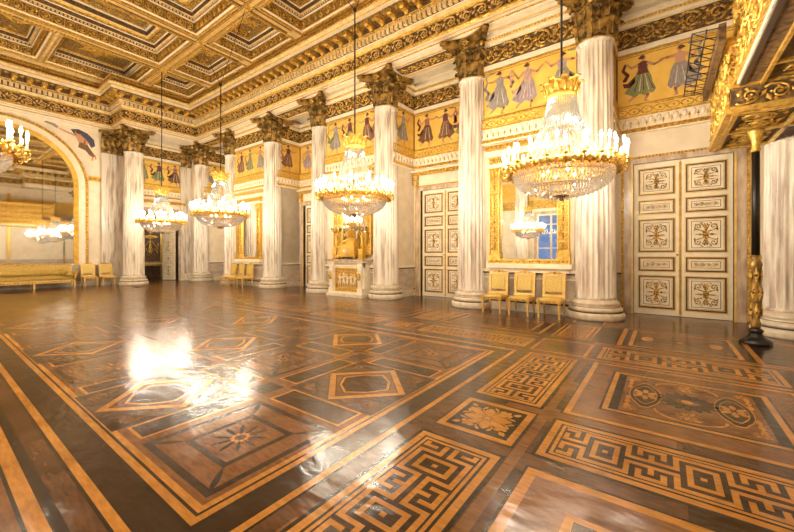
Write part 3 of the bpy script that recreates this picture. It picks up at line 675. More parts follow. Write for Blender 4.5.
# south wall with windows
south=MB(); 
def swall(mb,x0,x1,y,holes):
    T=WM('S',0,y); a=-x1
    cur=-x1
    for (h0,h1,z0,z1) in sorted([(-b,-a_,z0,z1) for (a_,b,z0,z1) in holes]):
        mb.box(cur,h0,0,.25,0,7.6,'cream',T); mb.box(h0,h1,0,.25,0,z0,'cream',T); mb.box(h0,h1,0,.25,z1,7.6,'cream',T); cur=h1
    mb.box(cur,-x0,0,.25,0,7.6,'cream',T)
    mb.box(-x1,-x0,-.04,0,5.25,6.54,'yellow',T); mb.box(-x1,-x0,-.06,0,4.6,5.2,'goldorn',T); mb.box(-x1,-x0,-.05,0,6.7,7.3,'goldorn',T)
wins=[]
for bi,(xa,xb,kind) in enumerate(bays):
    cx=(xa+xb)/2
    if kind=='door': wins.append((cx-.9,cx+.9,.9,4.2))
swall(south,-22.4,3.4,YSR,wins)
struct(south.build('wall_south'))
for wi,(a,b,z0,z1) in enumerate(wins):
    T=WM('S',-(a+b)/2 if False else (a+b)/2,YSR); mb=MB(); w=(b-a)/2
    frame_rect(mb,T,-w,w,z0,z1,.09,.12,'cream'); mb.box(-.05,.05,-.08,.02,z0,z1,'cream',T)
    for z in (1.9,2.9,3.5): mb.box(-w,w,-.06,0,z-.03,z+.03,'cream',T)
    mb.box(-w-.15,w+.15,-.2,0,z0-.1,z0,'white',T); frame_rect(mb,T,-w-.2,w+.2,z0-.0,z1+.2,.18,.06,'brownmarble')
    o=struct(mb.build('window_%d'%(wi+1))); g=MB(); g.box(-w+.05,w-.05,.02,.03,z0+.05,z1-.05,'glass',T); g.build('pane',o)
east=MB(); east.box(-6.8,-1.45,-.001,.25,0,7.6,'cream',WM('E',0,XEW)); TE=WM('E',0,XEW)
east.box(-11.2,6.8,0,.25,0,7.6,'cream',TE); east.box(-11.2,6.8,-.04,0,0,1.0,'dado',TE)
for c in (-2.2,): 
    east.box(c-2.6,c+2.6,-.05,0,1.05,6.6,'white',TE); east.box(c-1.0,c+1.0,-.08,-.05,.0,3.9,'brownmarble',TE); east.box(c-2.9,c-2.7,-.08,0,1,7,'gold',TE); east.box(c+2.7,c+2.9,-.08,0,1,7,'gold',TE)
east.box(-11.2,6.8,-.04,0,5.25,6.54,'yellow',TE)
struct(east.build('wall_east'))

# ------------------------------------------------------------------ columns
def make_column():
    r=empty('fluted_column',(XK[0],YC,0),'','column','fluted marble columns along the long wall')
    b=MB()
    prof=[(.60,0),(.61,.02),(.62,.10),(.60,.15),(.575,.16)]
    b.lathe(prof,'base',40)
    b.lathe([(.575,.16),(.575,.175),(.56,.18)],'darkline',40)
    b.lathe([(.55,.18),(.57,.205),(.57,.245),(.545,.27),(.50,.28),(.485,.31),(.50,.335),(.52,.35),(.52,.38),(.495,.40),(.47,.41),(.455,.45)],'base',40)
    b.lathe([(.50,.275),(.505,.28),(.49,.295)],'darkline',40)
    b.build('base',r)
    s=MB(); nf=24; n=nf*6
    def rf(i,z):
        t=(i%6)/6; d=S(PI*min(1,max(0,(t-.08)/.84)))**.7 if .08<t<.92 else 0
        e=1 if .52<z<HS-.10 else 0
        return 1-.105*d*e
    prof=[]
    for z in (.45,.50,.521,.9,2.0,3.2,4.4,5.4,6.2,HS-.101,HS-.08,HS-.05): prof.append((.445-.065*max(0,(z-1.2)/5.2)**1.2 if z>1.2 else .445,z))
    prof+= [(.41,HS-.03),(.41,HS)]
    s.lathe(prof,'marble',n,rf=rf); s.build('shaft',r)
    c=capital(); c.parent=r
    return r
def acanthus(mb,T,w,h,k,curl=.12):
    """leaf growing up +z and curling towards -y"""
    rows=7; cols=[-1,-.6,-.2,.2,.6,1]; v=[];f=[]
    for i in range(rows+1):
        t=i/rows
        if t<.72: y=-.02-.06*t; z=h*t/.86
        else: q=(t-.72)/.28; y=-.063-curl*S(q*1.5); z=h*(.72/.86+.16*S(q*PI*.75)-.10*q*q)
        ww=w*(.55+.6*S(PI*min(t,.95)*.9))*(1 if t<.8 else (1-(t-.8)*2.2))*(1+.12*(i%2))
        for cc in cols: v.append((cc*ww/2,y+.03*abs(cc)-(.012 if abs(cc)<.3 else 0),z))
    n=len(cols)
    for i in range(rows):
        for j in range(n-1): f.append((i*n+j,i*n+j+1,(i+1)*n+j+1,(i+1)*n+j))
    mb.add(v,f,k,T,False)
    mb.tube([(0,-.035,0),(0,-.075,h*.55),(0,-.085,h*.8)],[.02,.015,.01],k,4,T)
def capital():
    m=MB(); H=HC-HS; Z=HS
    m.lathe([(.42,Z),(.43,Z+.03),(.40,Z+.05),(.37,Z+.08),(.37,Z+.5),(.42,Z+.8),(.50,Z+.94)],'bronze',24)
    for row,(n,z0,h,w,off,r) in enumerate(((8,.05,.36,.27,0,.37),(8,.10,.64,.27,PI/8,.365),(8,.42,.42,.2,0,.42))):
        for i in range(n):
            a=2*PI*i/n+off; T=Matrix.Rotation(a,4,'Z')@Matrix.Translation((0,-r,Z+z0)); acanthus(m,T,w,h,'bronze',.15 if row<2 else .1)
    for q in range(4):
        a=PI/4+q*PI/2
        for e in (-1,1):   # corner volutes
            T=Matrix.Rotation(a,4,'Z')@Matrix.Translation((0,-.55,Z+.82))@Matrix.Rotation(e*.5,4,'Z')
            sp=[(e*.03, -(.0)+.10*(1-.8*i/12)*Cs(i*.75-2.4)-.02,.11*(1-.8*i/12)*S(i*.75-2.4)) for i in range(13)]
            m.tube([(e*.02,.22,-.30),(e*.03,.10,-.08)]+sp,.028,'bronze',5,T)
        m.blob((.66*S(a),-.66*Cs(a),Z+.80),(.06,.06,.09),'bronze',6,4)
        b=q*PI/2; T=Matrix.Rotation(b,4,'Z')@Matrix.Translation((0,-.50,Z+.93)); rosette(m,T,.12,'goldorn',8,.09)
        for e in (-1,1):
            T=Matrix.Rotation(b,4,'Z'); sp=spiral(e*.09,Z+.74,.07,1.2,-e,PI/2,10); m.tube([(e*.16,-.42,Z+.45),(e*.14,-.47,Z+.66)]+[(x,-.49,z) for x,z in sp],.02,'bronze',4,T)
    # concave abacus
    for (s_,z0,z1) in ((.70,Z+.95,Z+1.03),(.745,Z+1.03,HC)):
        pts=[]
        for q in range(4):
            b=q*PI/2
            for t in (-.86,-.6,-.3,0,.3,.6,.86):
                x=t*s_; y=-(s_*(.66+.34*(t/.86)**2)); pts.append((x*Cs(b)-y*S(b),x*S(b)+y*Cs(b)))
        n=len(pts); v=[(x,y,z0) for x,y in pts]+[(x,y,z1) for x,y in pts]
        m.add(v,[tuple(range(n-1,-1,-1)),tuple(range(n,2*n))]+[(i,(i+1)%n,n+(i+1)%n,n+i) for i in range(n)],'bronze')
    return m.build('capital',recalc=False)
col0=make_column(); 
labs=['widest fluted marble column, right of the three chairs and left of the large right-hand door','fluted marble column between the middle door and the near gilt mirror','fluted marble column standing right of the fireplace','fluted marble column standing left of the fireplace','fluted marble column right of the far gilt mirror and its chairs','fluted marble column partly behind the far chairs, left of the far mirror','fluted marble column in the far right corner where the colonnades meet']
col0['label']=labs[0]
for i in range(1,7): copy_thing(col0,(XK[i],YC,0),labs[i])
copy_thing(col0,(XE,YC,0),'fluted marble column at the right edge behind the slim black post')
copy_thing(col0,(XWC,6.4,0),'free-standing fluted column of the far wall between the sofa chairs and the open doorway')
cS=[copy_thing(col0,(x,YS,0),'fluted column of the window side seen only in the mirrors') for x in XK+[XE]]+[copy_thing(col0,(XWC,-2.0,0),'fluted column of the window side seen only in the mirrors')]
for c in cS: c['group']='fluted columns of the window side'
# flat pilasters on the far wall
def pilaster(T,label,x0,x1):
    r=empty('pilaster',(0,0,0),label,'pilaster','flat fluted pilasters on the far wall'); d=.16
    b=MB(); b.box(x0-.09,x1+.09,-d-.09,0,0,.16,'base',T); b.box(x0-.05,x1+.05,-d-.05,0,.16,.30,'base',T); b.box(x0-.07,x1+.07,-d-.07,0,.30,.38,'base',T); b.build('base',r)
    s=MB(); s.box(x0,x1,-d,0,.38,HS,'marble',T); n=6; w=(x1-x0)/n
    for i in range(n+1): s.box(x0+w*i-.018,x0+w*i+.018,-d-.02,-d,.5,HS-.1,'marble',T)
    s.build('shaft',r)
    c=MB(); c.box(x0,x1,-d-.02,0,HS,HC-.1,'bronze',T); c.box(x0-.1,x1+.1,-d-.14,0,HC-.12,HC,'bronze',T)
    for row,(z0,h) in enumerate(((.03,.36),(.12,.62),(.45,.42))):
        for i in range(4): acanthus(c,T@Matrix.Translation((x0+(x1-x0)*(i+(.5 if row!=1 else 0.2))/4+.02,-d-.02,HS+z0)),.2,h,'bronze',.12)
    c.build('capital',r)
pilaster(TW,'flat fluted pilaster on the far wall beside the two gilt chairs',5.42,6.28)
pilaster(TW,'flat fluted pilaster in the far corner beside the open doorway',9.02,9.52)

# ------------------------------------------------------------------ doors
def door(idx,cx):
    T=WM('N',cx,YR); fr=MB(); w,h=.93,3.76
    for s in (-1,1):
        a,b=(w,w+.20) if s>0 else (-w-.20,-w)
        fr.box(a,b,-.10,0,0,h,'brownmarble',T); rope_v(fr,T@Matrix.Translation((0,-.05,0)),s*(w+.235),0,h+.2,.026,'gold')
        e=(w,w+.04) if s>0 else (-w-.04,-w); fr.box(e[0],e[1],-.12,0,0,h,'goldflat',T)
    fr.box(-w-.2,w+.2,-.10,0,h,h+.12,'brownmarble',T); fr.box(-w-.26,w+.26,-.09,0,h+.12,h+.18,'ochre',T); beads(fr,T@Matrix.Translation((0,-.09,0)),-w-.26,w+.26,h+.15,.03,'gold',.07)
    fr.box(-w-.1,w+.1,.10,.2,0,h+.05,'umber',T); o=struct(fr.build('door_%d'%idx))  # umber backing behind the leaves added to stop outside light at the gaps
    # carved gilt shelf above with hanging end brackets
    if idx>1:
        c=MB(); c.box(-w-.3,w+.3,-.18,-.09,4.30,4.42,'goldorn',T); c.box(-w-.34,w+.34,-.24,-.0,4.42,4.47,'white',T); beads(c,T@Matrix.Translation((0,-.18,0)),-w-.3,w+.3,4.36,.05,'gold',.12)
        for s in (-1,1):
            c.box(s*(w+.22)-.07,s*(w+.22)+.07,-.16,0,3.96,4.30,'goldorn',T); c.blob((s*(w+.20),-.15,3.98),(.06,.05,.10),'goldflat',8,4,T)
        c.build('overdoor_shelf',o)
    for s in (-1,1):
        l=MB(); x0,x1=(0.004,w-.006) if s>0 else (-w+.006,-.004)
        l.box(x0,x1,.02,.08,0.008,h-.005,'white',T); rope_v(l,T@Matrix.Translation((0,.02,0)),x0+.012 if s>0 else x1-.012,.05,h-.05,.012,'goldflat',.12)
        lf=l.build('door_leaf',o)
        for (z0,z1,big) in ((.14,.98,1),(1.06,1.44,0),(1.53,2.38,1),(2.47,2.85,0),(2.94,3.64,1)):
            p=MB(); a,b=x0+.08,x1-.08
            frame_rect(p,T,a,b,z0,z1,.022,.02,'goldflat',.02); frame_rect(p,T,a+.022,b-.022,z0+.022,z1-.022,.03,.004,'darkline',.02)
            frame_rect(p,T,a+.06,b-.06,z0+.06,z1-.06,.014,.012,'gold',.02); p.box(a+.08,b-.08,.012,.02,z0+.08,z1-.08,'white',T)
            frame_rect(p,T,a+.12,b-.12,z0+.11,z1-.11,.010,.006,'umber',.012)
            po=p.build('door_panel',lf); q=MB()
            Tp=T@Matrix.Translation(((a+b)/2,.012,(z0+z1)/2))
            if big: arabesque(q,Tp,b-a-.26,z1-z0-.24,'goldorn')
            else: scroll_band(q,Tp,-(b-a)/2+.16,(b-a)/2-.16,0,.10,'goldorn')
            q2=q.build('gilt_ornament',lf)
        k=MB(); k.blob((x0+.05 if s>0 else x1-.05,-.02,1.48),(.025,.03,.025),'gold',8,4,T); 
        if s<0: k.build('door_knob',lf)
for i,bi in enumerate((0,2,4)):
    door(i+1,(bays[bi][0]+bays[bi][1])/2)
# open doorway in the far wall
def far_doorway():
    T=WM('W',8.0,XW); fr=MB(); w,h=.90,3.76
    for s in (-1,1):
        a,b=(w,w+.24) if s>0 else (-w-.24,-w); fr.box(a,b,-.10,.26,0,h,'brownmarble',T); rope_v(fr,T@Matrix.Translation((0,-.10,0)),s*(w+.2),0,h+.2,.03,'gold')
    fr.box(-w-.24,w+.24,-.10,.26,h,h+.24,'brownmarble',T); fr.box(-w-.35,w+.35,-.2,0,4.25,4.4,'goldorn',T); beads(fr,T@Matrix.Translation((0,-.2,0)),-w-.35,w+.35,4.32,.05,'gold',.12)
    o=struct(fr.build('door_4'))
    l=MB(); TL=T@Matrix.Translation((.86,.25,0))@Matrix.Rotation(2.0,4,'Z')
    l.box(0,.84,-.03,.03,.03,h-.03,'white',TL)
    for z0,z1 in ((.14,.98),(1.06,1.44),(1.53,2.38),(2.47,2.85),(2.94,3.64)):
        for yy in (-.03,):
            frame_rect(l,TL,.1,.74,z0,z1,.03,.015,'goldflat',yy); frame_rect(l,TL,.14,.70,z0+.04,z1-.04,.02,.01,'darkline',yy)
            arabesque(l,TL@Matrix.Translation((.42,yy-.005,(z0+z1)/2)),.44,z1-z0-.16,'goldorn')
            TL2=TL@Matrix.Translation((.84,0,0))@Matrix.Rotation(PI,4,'Z'); frame_rect(l,TL2,.1,.74,z0,z1,.03,.015,'goldflat',-.03); arabesque(l,TL2@Matrix.Translation((.42,-.035,(z0+z1)/2)),.44,z1-z0-.16,'goldorn')
    l.build('door_leaf',o)
far_doorway()
# the next room seen through it
nr=MB(); nr.box(-26.6,-26.4,5.4,11.6,0,4.6,'umber'); nr.box(-26.6,XW-.25,5.2,5.4,0,4.6,'umber'); nr.box(-26.6,XW-.25,11.4,11.6,0,4.6,'umber'); nr.box(-26.6,XW-.25,5.2,11.6,4.6,4.7,'umber')
TN=WM('W',0,-26.4)
for c in (7.4,9.0,10.6): 
    frame_rect(nr,TN,c-.65,c+.65,.9,4.2,.10,.06,'gold'); arabesque(nr,TN@Matrix.Translation((c,0,2.6)),1.1,2.6,'gold')
struct(nr.build('wall_far_room'))
ld=bpy.data.lights.new('far_room_fill','POINT'); ld.energy=90; ld.shadow_soft_size=.2; ld.color=(1,.85,.64); lo=bpy.data.objects.new('far_room_fill',ld); C.objects.link(lo); lo.location=(-24.2,10.3,3.4)  # added fill light to brighten the dark room, no real fixture
ct=empty('console_table',(-25.9,8.9,0),'small gilt console table in the dark room beyond the open doorway','table')
m=MB(); m.box(-.25,.25,-.7,.7,.86,.92,'base'); m.box(-.2,.2,-.65,.65,.76,.86,'gold'); m.build('table_top',ct)
for sx in (-1,1):
    for sy in (-1,1):
        m=MB(); m.taper((sx*.17,sy*.6),(.02,.02),(.04,.04),0,.76,'gold'); m.build('leg',ct)

# ------------------------------------------------------------------ mirrors
def wall_mirror(cx,label,chim=False):
    T=Matrix.Identity(4); r=empty('wall_mirror',(cx,YF,0),label,'mirror','tall gilt mirrors between the columns')
    w,z0,z1=(1.0,1.27,3.84) if not chim else (.93,1.50,4.30)
    pw=.27
    g=MB(); g.box(-w+pw,w-pw,-.03,-.005,z0+.10,z1-.06,'mirror',T); g.build('mirror_glass',r)
    for s in (-1,1):
        f=MB(); a,b=(w-pw,w) if s>0 else (-w,-w+pw)
        f.box(a,b,-.12,0,z0+.1,z1,'gold',T); frame_rect(f,T,a,b,z0+.1,z1,.025,.03,'gold',-.12)
        f.box(a-.02,b+.02,-.16,0,z0+.1,z0+.26,'gold',T); f.box(a-.02,b+.02,-.17,0,z1-.05,z1,'gold',T); 
        n=9; hh=(z1-z0-.55)/n
        for i in range(n): arabesque(f,T@Matrix.Translation(((a+b)/2,-.125,z0+.32+hh*(i+.5))),pw*.95,hh*1.0,'goldorn')
        for i in range(3): acanthus(f,T@Matrix.Translation((a+pw*(i+.5)/3,-.12,z1-.26)),.1,.22,'gold',.06)
        f.build('gilt_pilaster',r)
    b=MB(); b.box(-w-.03,w+.03,-.18,0,z0-.02,z0+.10,'gold',T); beads(b,T@Matrix.Translation((0,-.18,0)),-w,w,z0+.04,.025,'goldorn',.08); b.build('frame_rail',r)
    if not chim:
        l=MB(); l.box(-w-.07,w+.07,-.20,0,z0-.14,z0-.02,'white',T); l.box(-w-.03,w+.03,-.16,0,z0-.16,z0-.14,'goldflat',T); l.box(-w-.0,w+.0,-.13,0,z0-.25,z0-.16,'white',T); l.build('ledge',r)
    t=MB(); t.box(-w-.02,w+.02,-.14,0,z1,z1+.10,'white',T); t.box(-w-.02,w+.02,-.12,0,z1+.10,z1+.30,'goldorn',T)
    scroll_band(t,T@Matrix.Translation((0,-.12,0)),-w,w,z1+.2,.17,'gold'); t.box(-w-.06,w+.06,-.18,0,z1+.30,z1+.36,'white',T)
    if z1+.6<4.5: t.box(-w-.12,w+.12,-.2,0,z1+.50,z1+.60,'goldorn',T); beads(t,T@Matrix.Translation((0,-.2,0)),-w-.1,w+.1,z1+.55,.05,'gold',.11)
    t.build('frame_top',r)
    return r
mX=[(bays[i][0]+bays[i][1])/2 for i in (1,3,5)]; mX[1]+=.22; mX[0]+=.04
wall_mirror(mX[0],'large gilt-framed mirror above the three near chairs, reflecting a chandelier and a window')
wall_mirror(mX[2],'narrow-looking gilt-framed mirror above the three far chairs')
wall_mirror(mX[1],'gilt-framed mirror rising from the fireplace behind the gold clock',True)

def arch_mirror():
    T=WM('W',YM,XW); r=empty('arched_mirror',(0,0,0),'huge round-arched gilt mirror on the far wall behind the sofa','mirror')
    R0,sp=2.20,4.65
    def arch(rr,n=28): return [(rr,0)] and [(rr,1.0)]+[(rr*Cs(t),sp+rr*S(t)) for t in [PI*i/n for i in range(n+1)]]+[(-rr,1.0)]
    g=MB(); pts=arch(R0); g.poly([(x,-.05,z) for x,z in pts],'mirrorold',T); g.poly([(x,-.01,z) for x,z in pts],'umber',T); g.build('mirror_glass',r)
    def band(name,r0,r1,d0,d1,k,par=True,orn=None):
        m=MB(); a,b=arch(r0),arch(r1); n=len(a)
        v=[(x,-d0,z) for x,z in a]+[(x,-d1,z) for x,z in b]+[(x,0,z) for x,z in a]+[(x,0,z) for x,z in b]
        f=[]
        for i in range(n-1): f+=[(i,i+1,n+i+1,n+i),(i,i+1,2*n+i+1,2*n+i),(n+i,n+i+1,3*n+i+1,3*n+i)]
        m.add(v,f,k,T,False)
        if orn:
            rm=(r0+r1)/2; 
            for i in range(60): 
                t=PI*i/59; m.blob((rm*Cs(t),-d0,sp+rm*S(t)),(.05,.03,.05),orn,5,3,T)
            for s in (-1,1):
                z=1.1
                while z<sp: m.blob((s*rm,-d0,z),(.05,.03,.06),orn,5,3,T); z+=.13
        m.build(name,r)
    band('inner_gilt_frame',R0,R0+.16,.09,.16,'gilt'); band('white_archivolt',R0+.16,R0+.43,.08,.06,'white'); band('outer_gilt_band',R0+.43,R0+.53,.10,.10,'gilt',orn='goldorn')
arch_mirror()

# ------------------------------------------------------------------ seating
def make_chair():
    r=empty('gilt_chair',(0,0,0),'','chair','gilt chairs lined up under the near mirror')
    m=MB(); m.box(-.26,.26,-.27,.25,.36,.43,'goldflat'); beads(m,Matrix.Translation((0,-.27,0)),-.25,.25,.395,.022,'gold',.05)
    for s in (-1,1): beads(m,Matrix.Translation((s*.26,0,0))@Matrix.Rotation(s*PI/2,4,'Z'),-.25,.25,.395,.022,'gold',.05)
    m.build('seat_frame',r)
    m=MB(); m.blob((0,-.01,.435),(.245,.25,.045),'silk',16,6); m.box(-.235,.235,-.25,.22,.42,.445,'silk'); m.build('seat_cushion',r)
    for sx in (-1,1):
        m=MB(); m.taper((sx*.225,-.235),(.016,.016),(.028,.028),0,.36,'goldflat'); m.box(sx*.225-.03,sx*.225+.03,-.265,-.205,.32,.36,'gold'); m.build('leg',r)
        m=MB(); n=5
        pts=[(sx*.225,.30,0),(sx*.225,.25,.18),(sx*.225,.235,.38)]; m.tube(pts,[.018,.024,.028],'goldflat',4); m.build('leg',r)
    m=MB(); TB=Matrix.Translation((0,.235,0))@Matrix.Rotation(-.10,4,'X')
    frame_rect(m,TB,-.25,.25,.46,1.02,.055,.045,'goldflat'); m.box(-.25,-.195,-.045,0,.38,.48,'goldflat',TB); m.box(.195,.25,-.045,0,.38,.48,'goldflat',TB)
    frame_rect(m,TB,-.26,.26,.455,1.025,.012,.05,'gold'); m.tube([(-.2,-.02,1.02),(-.1,-.02,1.05),(0,-.02,1.065),(.1,-.02,1.05),(.2,-.02,1.02)],.018,'gold',5,TB)
    rosette(m,TB@Matrix.Translation((0,-.04,1.045)),.05,'gold',6,.03); scroll_band(m,TB@Matrix.Translation((0,-.03,0)),-.17,.17,.545,.055,'goldorn')
    m.build('back_frame',r)
    m=MB(); m.box(-.19,.19,-.03,.01,.58,.965,'silk',TB); m.box(-.165,.165,-.042,-.03,.605,.94,'silk',TB); m.build('back_upholstery',r)
    return r
ch=make_chair(); CY=8.98
ch.location=(-3.50,CY,0); ch['label']='leftmost gilt chair under the near mirror, beside the column base'
copy_thing(ch,(-2.82,CY,0),'middle gilt chair of the three under the near mirror')
copy_thing(ch,(-2.12,CY,0),'rightmost gilt chair of the three under the near mirror')
for i,(x,l) in enumerate(((-16.75,'leftmost gilt chair under the far mirror, overlapping a column'),(-16.05,'middle gilt chair of the three under the far mirror'),(-15.35,'rightmost gilt chair of the three under the far mirror'))):
    c=copy_thing(ch,(x,CY,0),l); c['group']='gilt chairs under the far mirror'
for y,l in ((4.85,'gilt chair beside the right arm of the long sofa'),(5.52,'gilt chair in front of the flat pilaster, second from the sofa')):
    c=copy_thing(ch,(-21.45,y,0),l,PI/2); c['group']='gilt chairs beside the sofa'
def sofa():
    # local: front -y, length along x
    r=empty('long_sofa',(-21.45,2.25,0),'long gilt sofa with olive gold damask seat under the arched mirror','sofa',rz=PI/2); L=2.02
    m=MB(); m.box(-L,L,-.40,.32,.24,.36,'goldflat'); beads(m,Matrix.Translation((0,-.40,0)),-L,L,.30,.03,'gold',.10); m.build('seat_frame',r)
    m=MB(); m.box(-L+.08,L-.08,-.37,.22,.36,.47,'olive'); m.tube([(-L+.08,-.37,.43),(L-.08,-.37,.43)],.045,'olive',8); m.build('seat_cushion',r)
    m=MB(); TB=Matrix.Translation((0,.26,0))@Matrix.Rotation(-.12,4,'X'); m.box(-L,L,-.02,.05,.36,1.0,'goldflat',TB); frame_rect(m,TB,-L,L,.42,1.02,.05,.05,'gold')
    m.tube([(-L,0,1.02),(-.6,0,1.04),(0,0,1.12),(.6,0,1.04),(L,0,1.02)],.03,'gold',6,TB); beads(m,TB@Matrix.Translation((0,-.05,0)),-L,L,.995,.025,'goldorn',.08); scroll_band(m,TB@Matrix.Translation((0,-.03,0)),-.6,.6,1.03,.1,'gold'); m.build('back_frame',r)
    m=MB(); m.box(-L+.06,L-.06,-.07,-.0,.47,.96,'olive',TB); m.tube([(-L+.3,-.10,.68),(L-.3,-.10,.68)],.14,'olive',12,TB); m.build('back_cushion',r)
    for s in (-1,1):
        m=MB(); m.box(s*L-.03,s*L+.03,-.36,.28,.36,.62,'goldflat'); m.tube([(s*L,-.40,.36),(s*(L+.04),-.42,.52),(s*(L+.08),-.41,.66),(s*(L+.02),-.40,.74),(s*(L-.04),-.40,.70)],.03,'gold',6); m.tube([(s*(L+.03),-.40,.66),(s*(L+.03),.28,.66)],.06,'goldflat',10); m.build('arm',r)
        m=MB(); m.tube([(s*(L-.15),-.33,.60),(s*(L-.15),.15,.60)],.12,'olive',12); m.build('bolster',r)
    for x in (-L+.03,-.7,.7,L-.03):
        for y in (-.36,.28):
            m=MB(); m.taper((x,y),(.022,.022),(.04,.04),0,.25,'goldflat'); m.build('leg',r)
sofa()

# ------------------------------------------------------------------ fireplace and its garniture
def fireplace(cx):
    r=empty('fireplace',(cx,YF,0),'white marble chimneypiece with gilt relief panel between two columns','fireplace')
    D=.46
    m=MB(); m.box(-1.0,1.0,-D-.10,0,0,.10,'base'); m.box(-.95,.95,-D-.04,0,.10,.16,'white'); m.build('hearth_plinth',r)
    m=MB(); m.box(-1.04,1.04,-D-.10,0,1.24,1.31,'brownmarble'); m.box(-1.0,1.0,-D-.06,0,1.19,1.24,'white'); m.build('mantel_shelf',r)
    m=MB(); m.box(-.93,.93,-D+.04,-D+.16,1.0,1.19,'white'); m.box(-.93,-.70,-D+.1,0,.16,1.19,'white'); m.box(.70,.93,-D+.1,0,.16,1.19,'white'); frame_rect(m,Matrix.Identity(4),-.60,.60,1.04,1.15,.015,.015,'goldflat',-D+.04); m.build('surround',r)
    for s in (-1,1):
        m=MB(); c=s*.80; m.box(c-.13,c+.13,-D-.03,-D+.12,.16,.30,'white'); m.taper((c,-D+.04),(.07,.06),(.11,.09),.30,.95,'white'); m.box(c-.13,c+.13,-D-.03,-D+.12,1.06,1.19,'white')
        m.blob((c,-D+.0,.98),(.10,.10,.11),'white',10,6); m.build('term_figure',r)
        m=MB(); T=Matrix.Translation((c,-D-.06,.72)); m.blob((0,0,0),(.09,.03,.15),'gold',10,6,T); rosette(m,T@Matrix.Translation((0,-.02,0)),.09,'goldorn',6,.03); m.build('gilt_medallion',r)
    m=MB(); T=Matrix.Translation((0,-D+.14,0)); m.box(-.69,.69,0,.04,.16,1.02,'goldflat',T); frame_rect(m,T,-.68,.68,.18,1.0,.07,.05,'gold'); frame_rect(m,T,-.60,.60,.26,.92,.03,.03,'goldorn'); m.build('fire_screen',r)
    m=MB()
    m.box(-.54,.54,-.012,0,.34,.86,'gilt',T); 
    for i,x in enumerate((-.42,-.21,0,.21,.42)):
        h=.40+.03*(i%2); z=.36; d=1 if i%2 else -1
        m.blob((x,-.035,z+h*.68),(.048,.028,h*.20),'white',8,5,T); m.blob((x+.01*d,-.04,z+h*1.0),(.030,.030,.036),'white',8,4,T)
        m.blob((x,-.03,z+h*.42),(.058,.028,h*.16),'white',8,5,T)
        for e in (-1,1):
            m.tube([(x+e*.025,-.035,z+h*.42),(x+e*.05+d*.02,-.045,z+h*.22),(x+e*.045,-.035,z)],[.026,.02,.012],'white',5,T)
            m.tube([(x+e*.04,-.04,z+h*.82),(x+e*.085,-.05,z+h*(.70+.08*d*e)),(x+e*.105,-.045,z+h*(.86+.12*d*e))],[.017,.014,.010],'white',5,T)
    m.build('figure_relief',r)
    r.scale=(.88,1,1); return D
D=fireplace(mX[1]); fx=mX[1]
def human(mb,pts,k,T=None): pass
def clock():
    z=1.312; r=empty('mantel_clock',(fx,YF-.28,z),'gold mantel clock with a seated robed figure on a casket base','clock')
    m=MB()
    for sx in (-1,1):
        for sy in (-1,1): m.blob((sx*.30,sy*.12,.05),(.05,.05,.045),'gilt',8,4)
    m.box(-.36,.36,-.17,.17,.07,.11,'gilt'); m.taper((0,0),(.33,.15),(.29,.13),.11,.34,'gilt'); m.box(-.32,.32,-.155,.155,.34,.38,'gilt'); m.box(-.24,.24,-.12,.12,.38,.44,'gilt')
    frame_rect(m,Matrix.Identity(4),-.27,.27,.15,.31,.015,.012,'gilt',-.15); m.build('casket',r)
    m=MB(); T=Matrix.Translation((-.02,-.15,.23)); m.lathe([(0,.0),(.065,0),(.065,.02),(.0,.02)],'white',20,T@Matrix.Rotation(PI/2,4,'X')); m.tube([(0,-.022,0),(0,-.022,.05)],.004,'black',4,T); m.tube([(0,-.022,0),(.03,-.022,.0)],.004,'black',4,T); m.build('dial',r)
    # seated figure: skinned continuous body
    me=bpy.data.meshes.new('seated_figure'); J=[((.02,0,.50),.085),((.0,0,.62),.075),((-.02,0,.74),.085),((-.03,-.01,.82),.035),((-.04,-.02,.88),.048),((-.05,-.02,.95),.03),
      ((-.04,-.09,.77),.035),((-.13,-.12,.66),.027),((-.20,-.10,.74),.02),((.02,.07,.77),.035),((.12,.06,.66),.028),((.18,.0,.56),.02),
      ((-.12,-.05,.50),.07),((-.26,-.06,.46),.055),((-.28,-.06,.28),.045),((-.34,-.07,.24),.025),((-.12,.05,.48),.06),((-.22,.05,.42),.05),((-.22,.03,.27),.04)]
    Ed=[(0,1),(1,2),(2,3),(3,4),(4,5),(2,6),(6,7),(7,8),(2,9),(9,10),(10,11),(0,12),(12,13),(13,14),(14,15),(0,16),(16,17),(17,18)]
    me.from_pydata([(j[0][0]+.08,j[0][1],j[0][2]+.02) for j in J],Ed,[]); me.materials.append(M['gilt'])
    o=bpy.data.objects.new('seated_figure',me); C.objects.link(o); o.parent=r
    sk=o.modifiers.new('s','SKIN'); sv=me.skin_vertices[0].data
    for i,j in enumerate(J): sv[i].radius=(j[1],j[1])
    sv[0].use_root=True; sb=o.modifiers.new('b','SUBSURF'); sb.levels=1; sb.render_levels=1
    m=MB(); m.blob((.13,0,.52),(.14,.12,.14),'gilt',12,6); m.box(.0,.27,-.11,.11,.38,.50,'gilt'); m.tube([(.20,.0,.5),(.24,0,.75),(.20,0,.86),(.14,0,.84)],[.03,.025,.02,.012],'gilt',6); m.build('rock_seat',r)
clock()
bpy.data.objects['mantel_clock'].scale=(1.3,1.15,1.25)
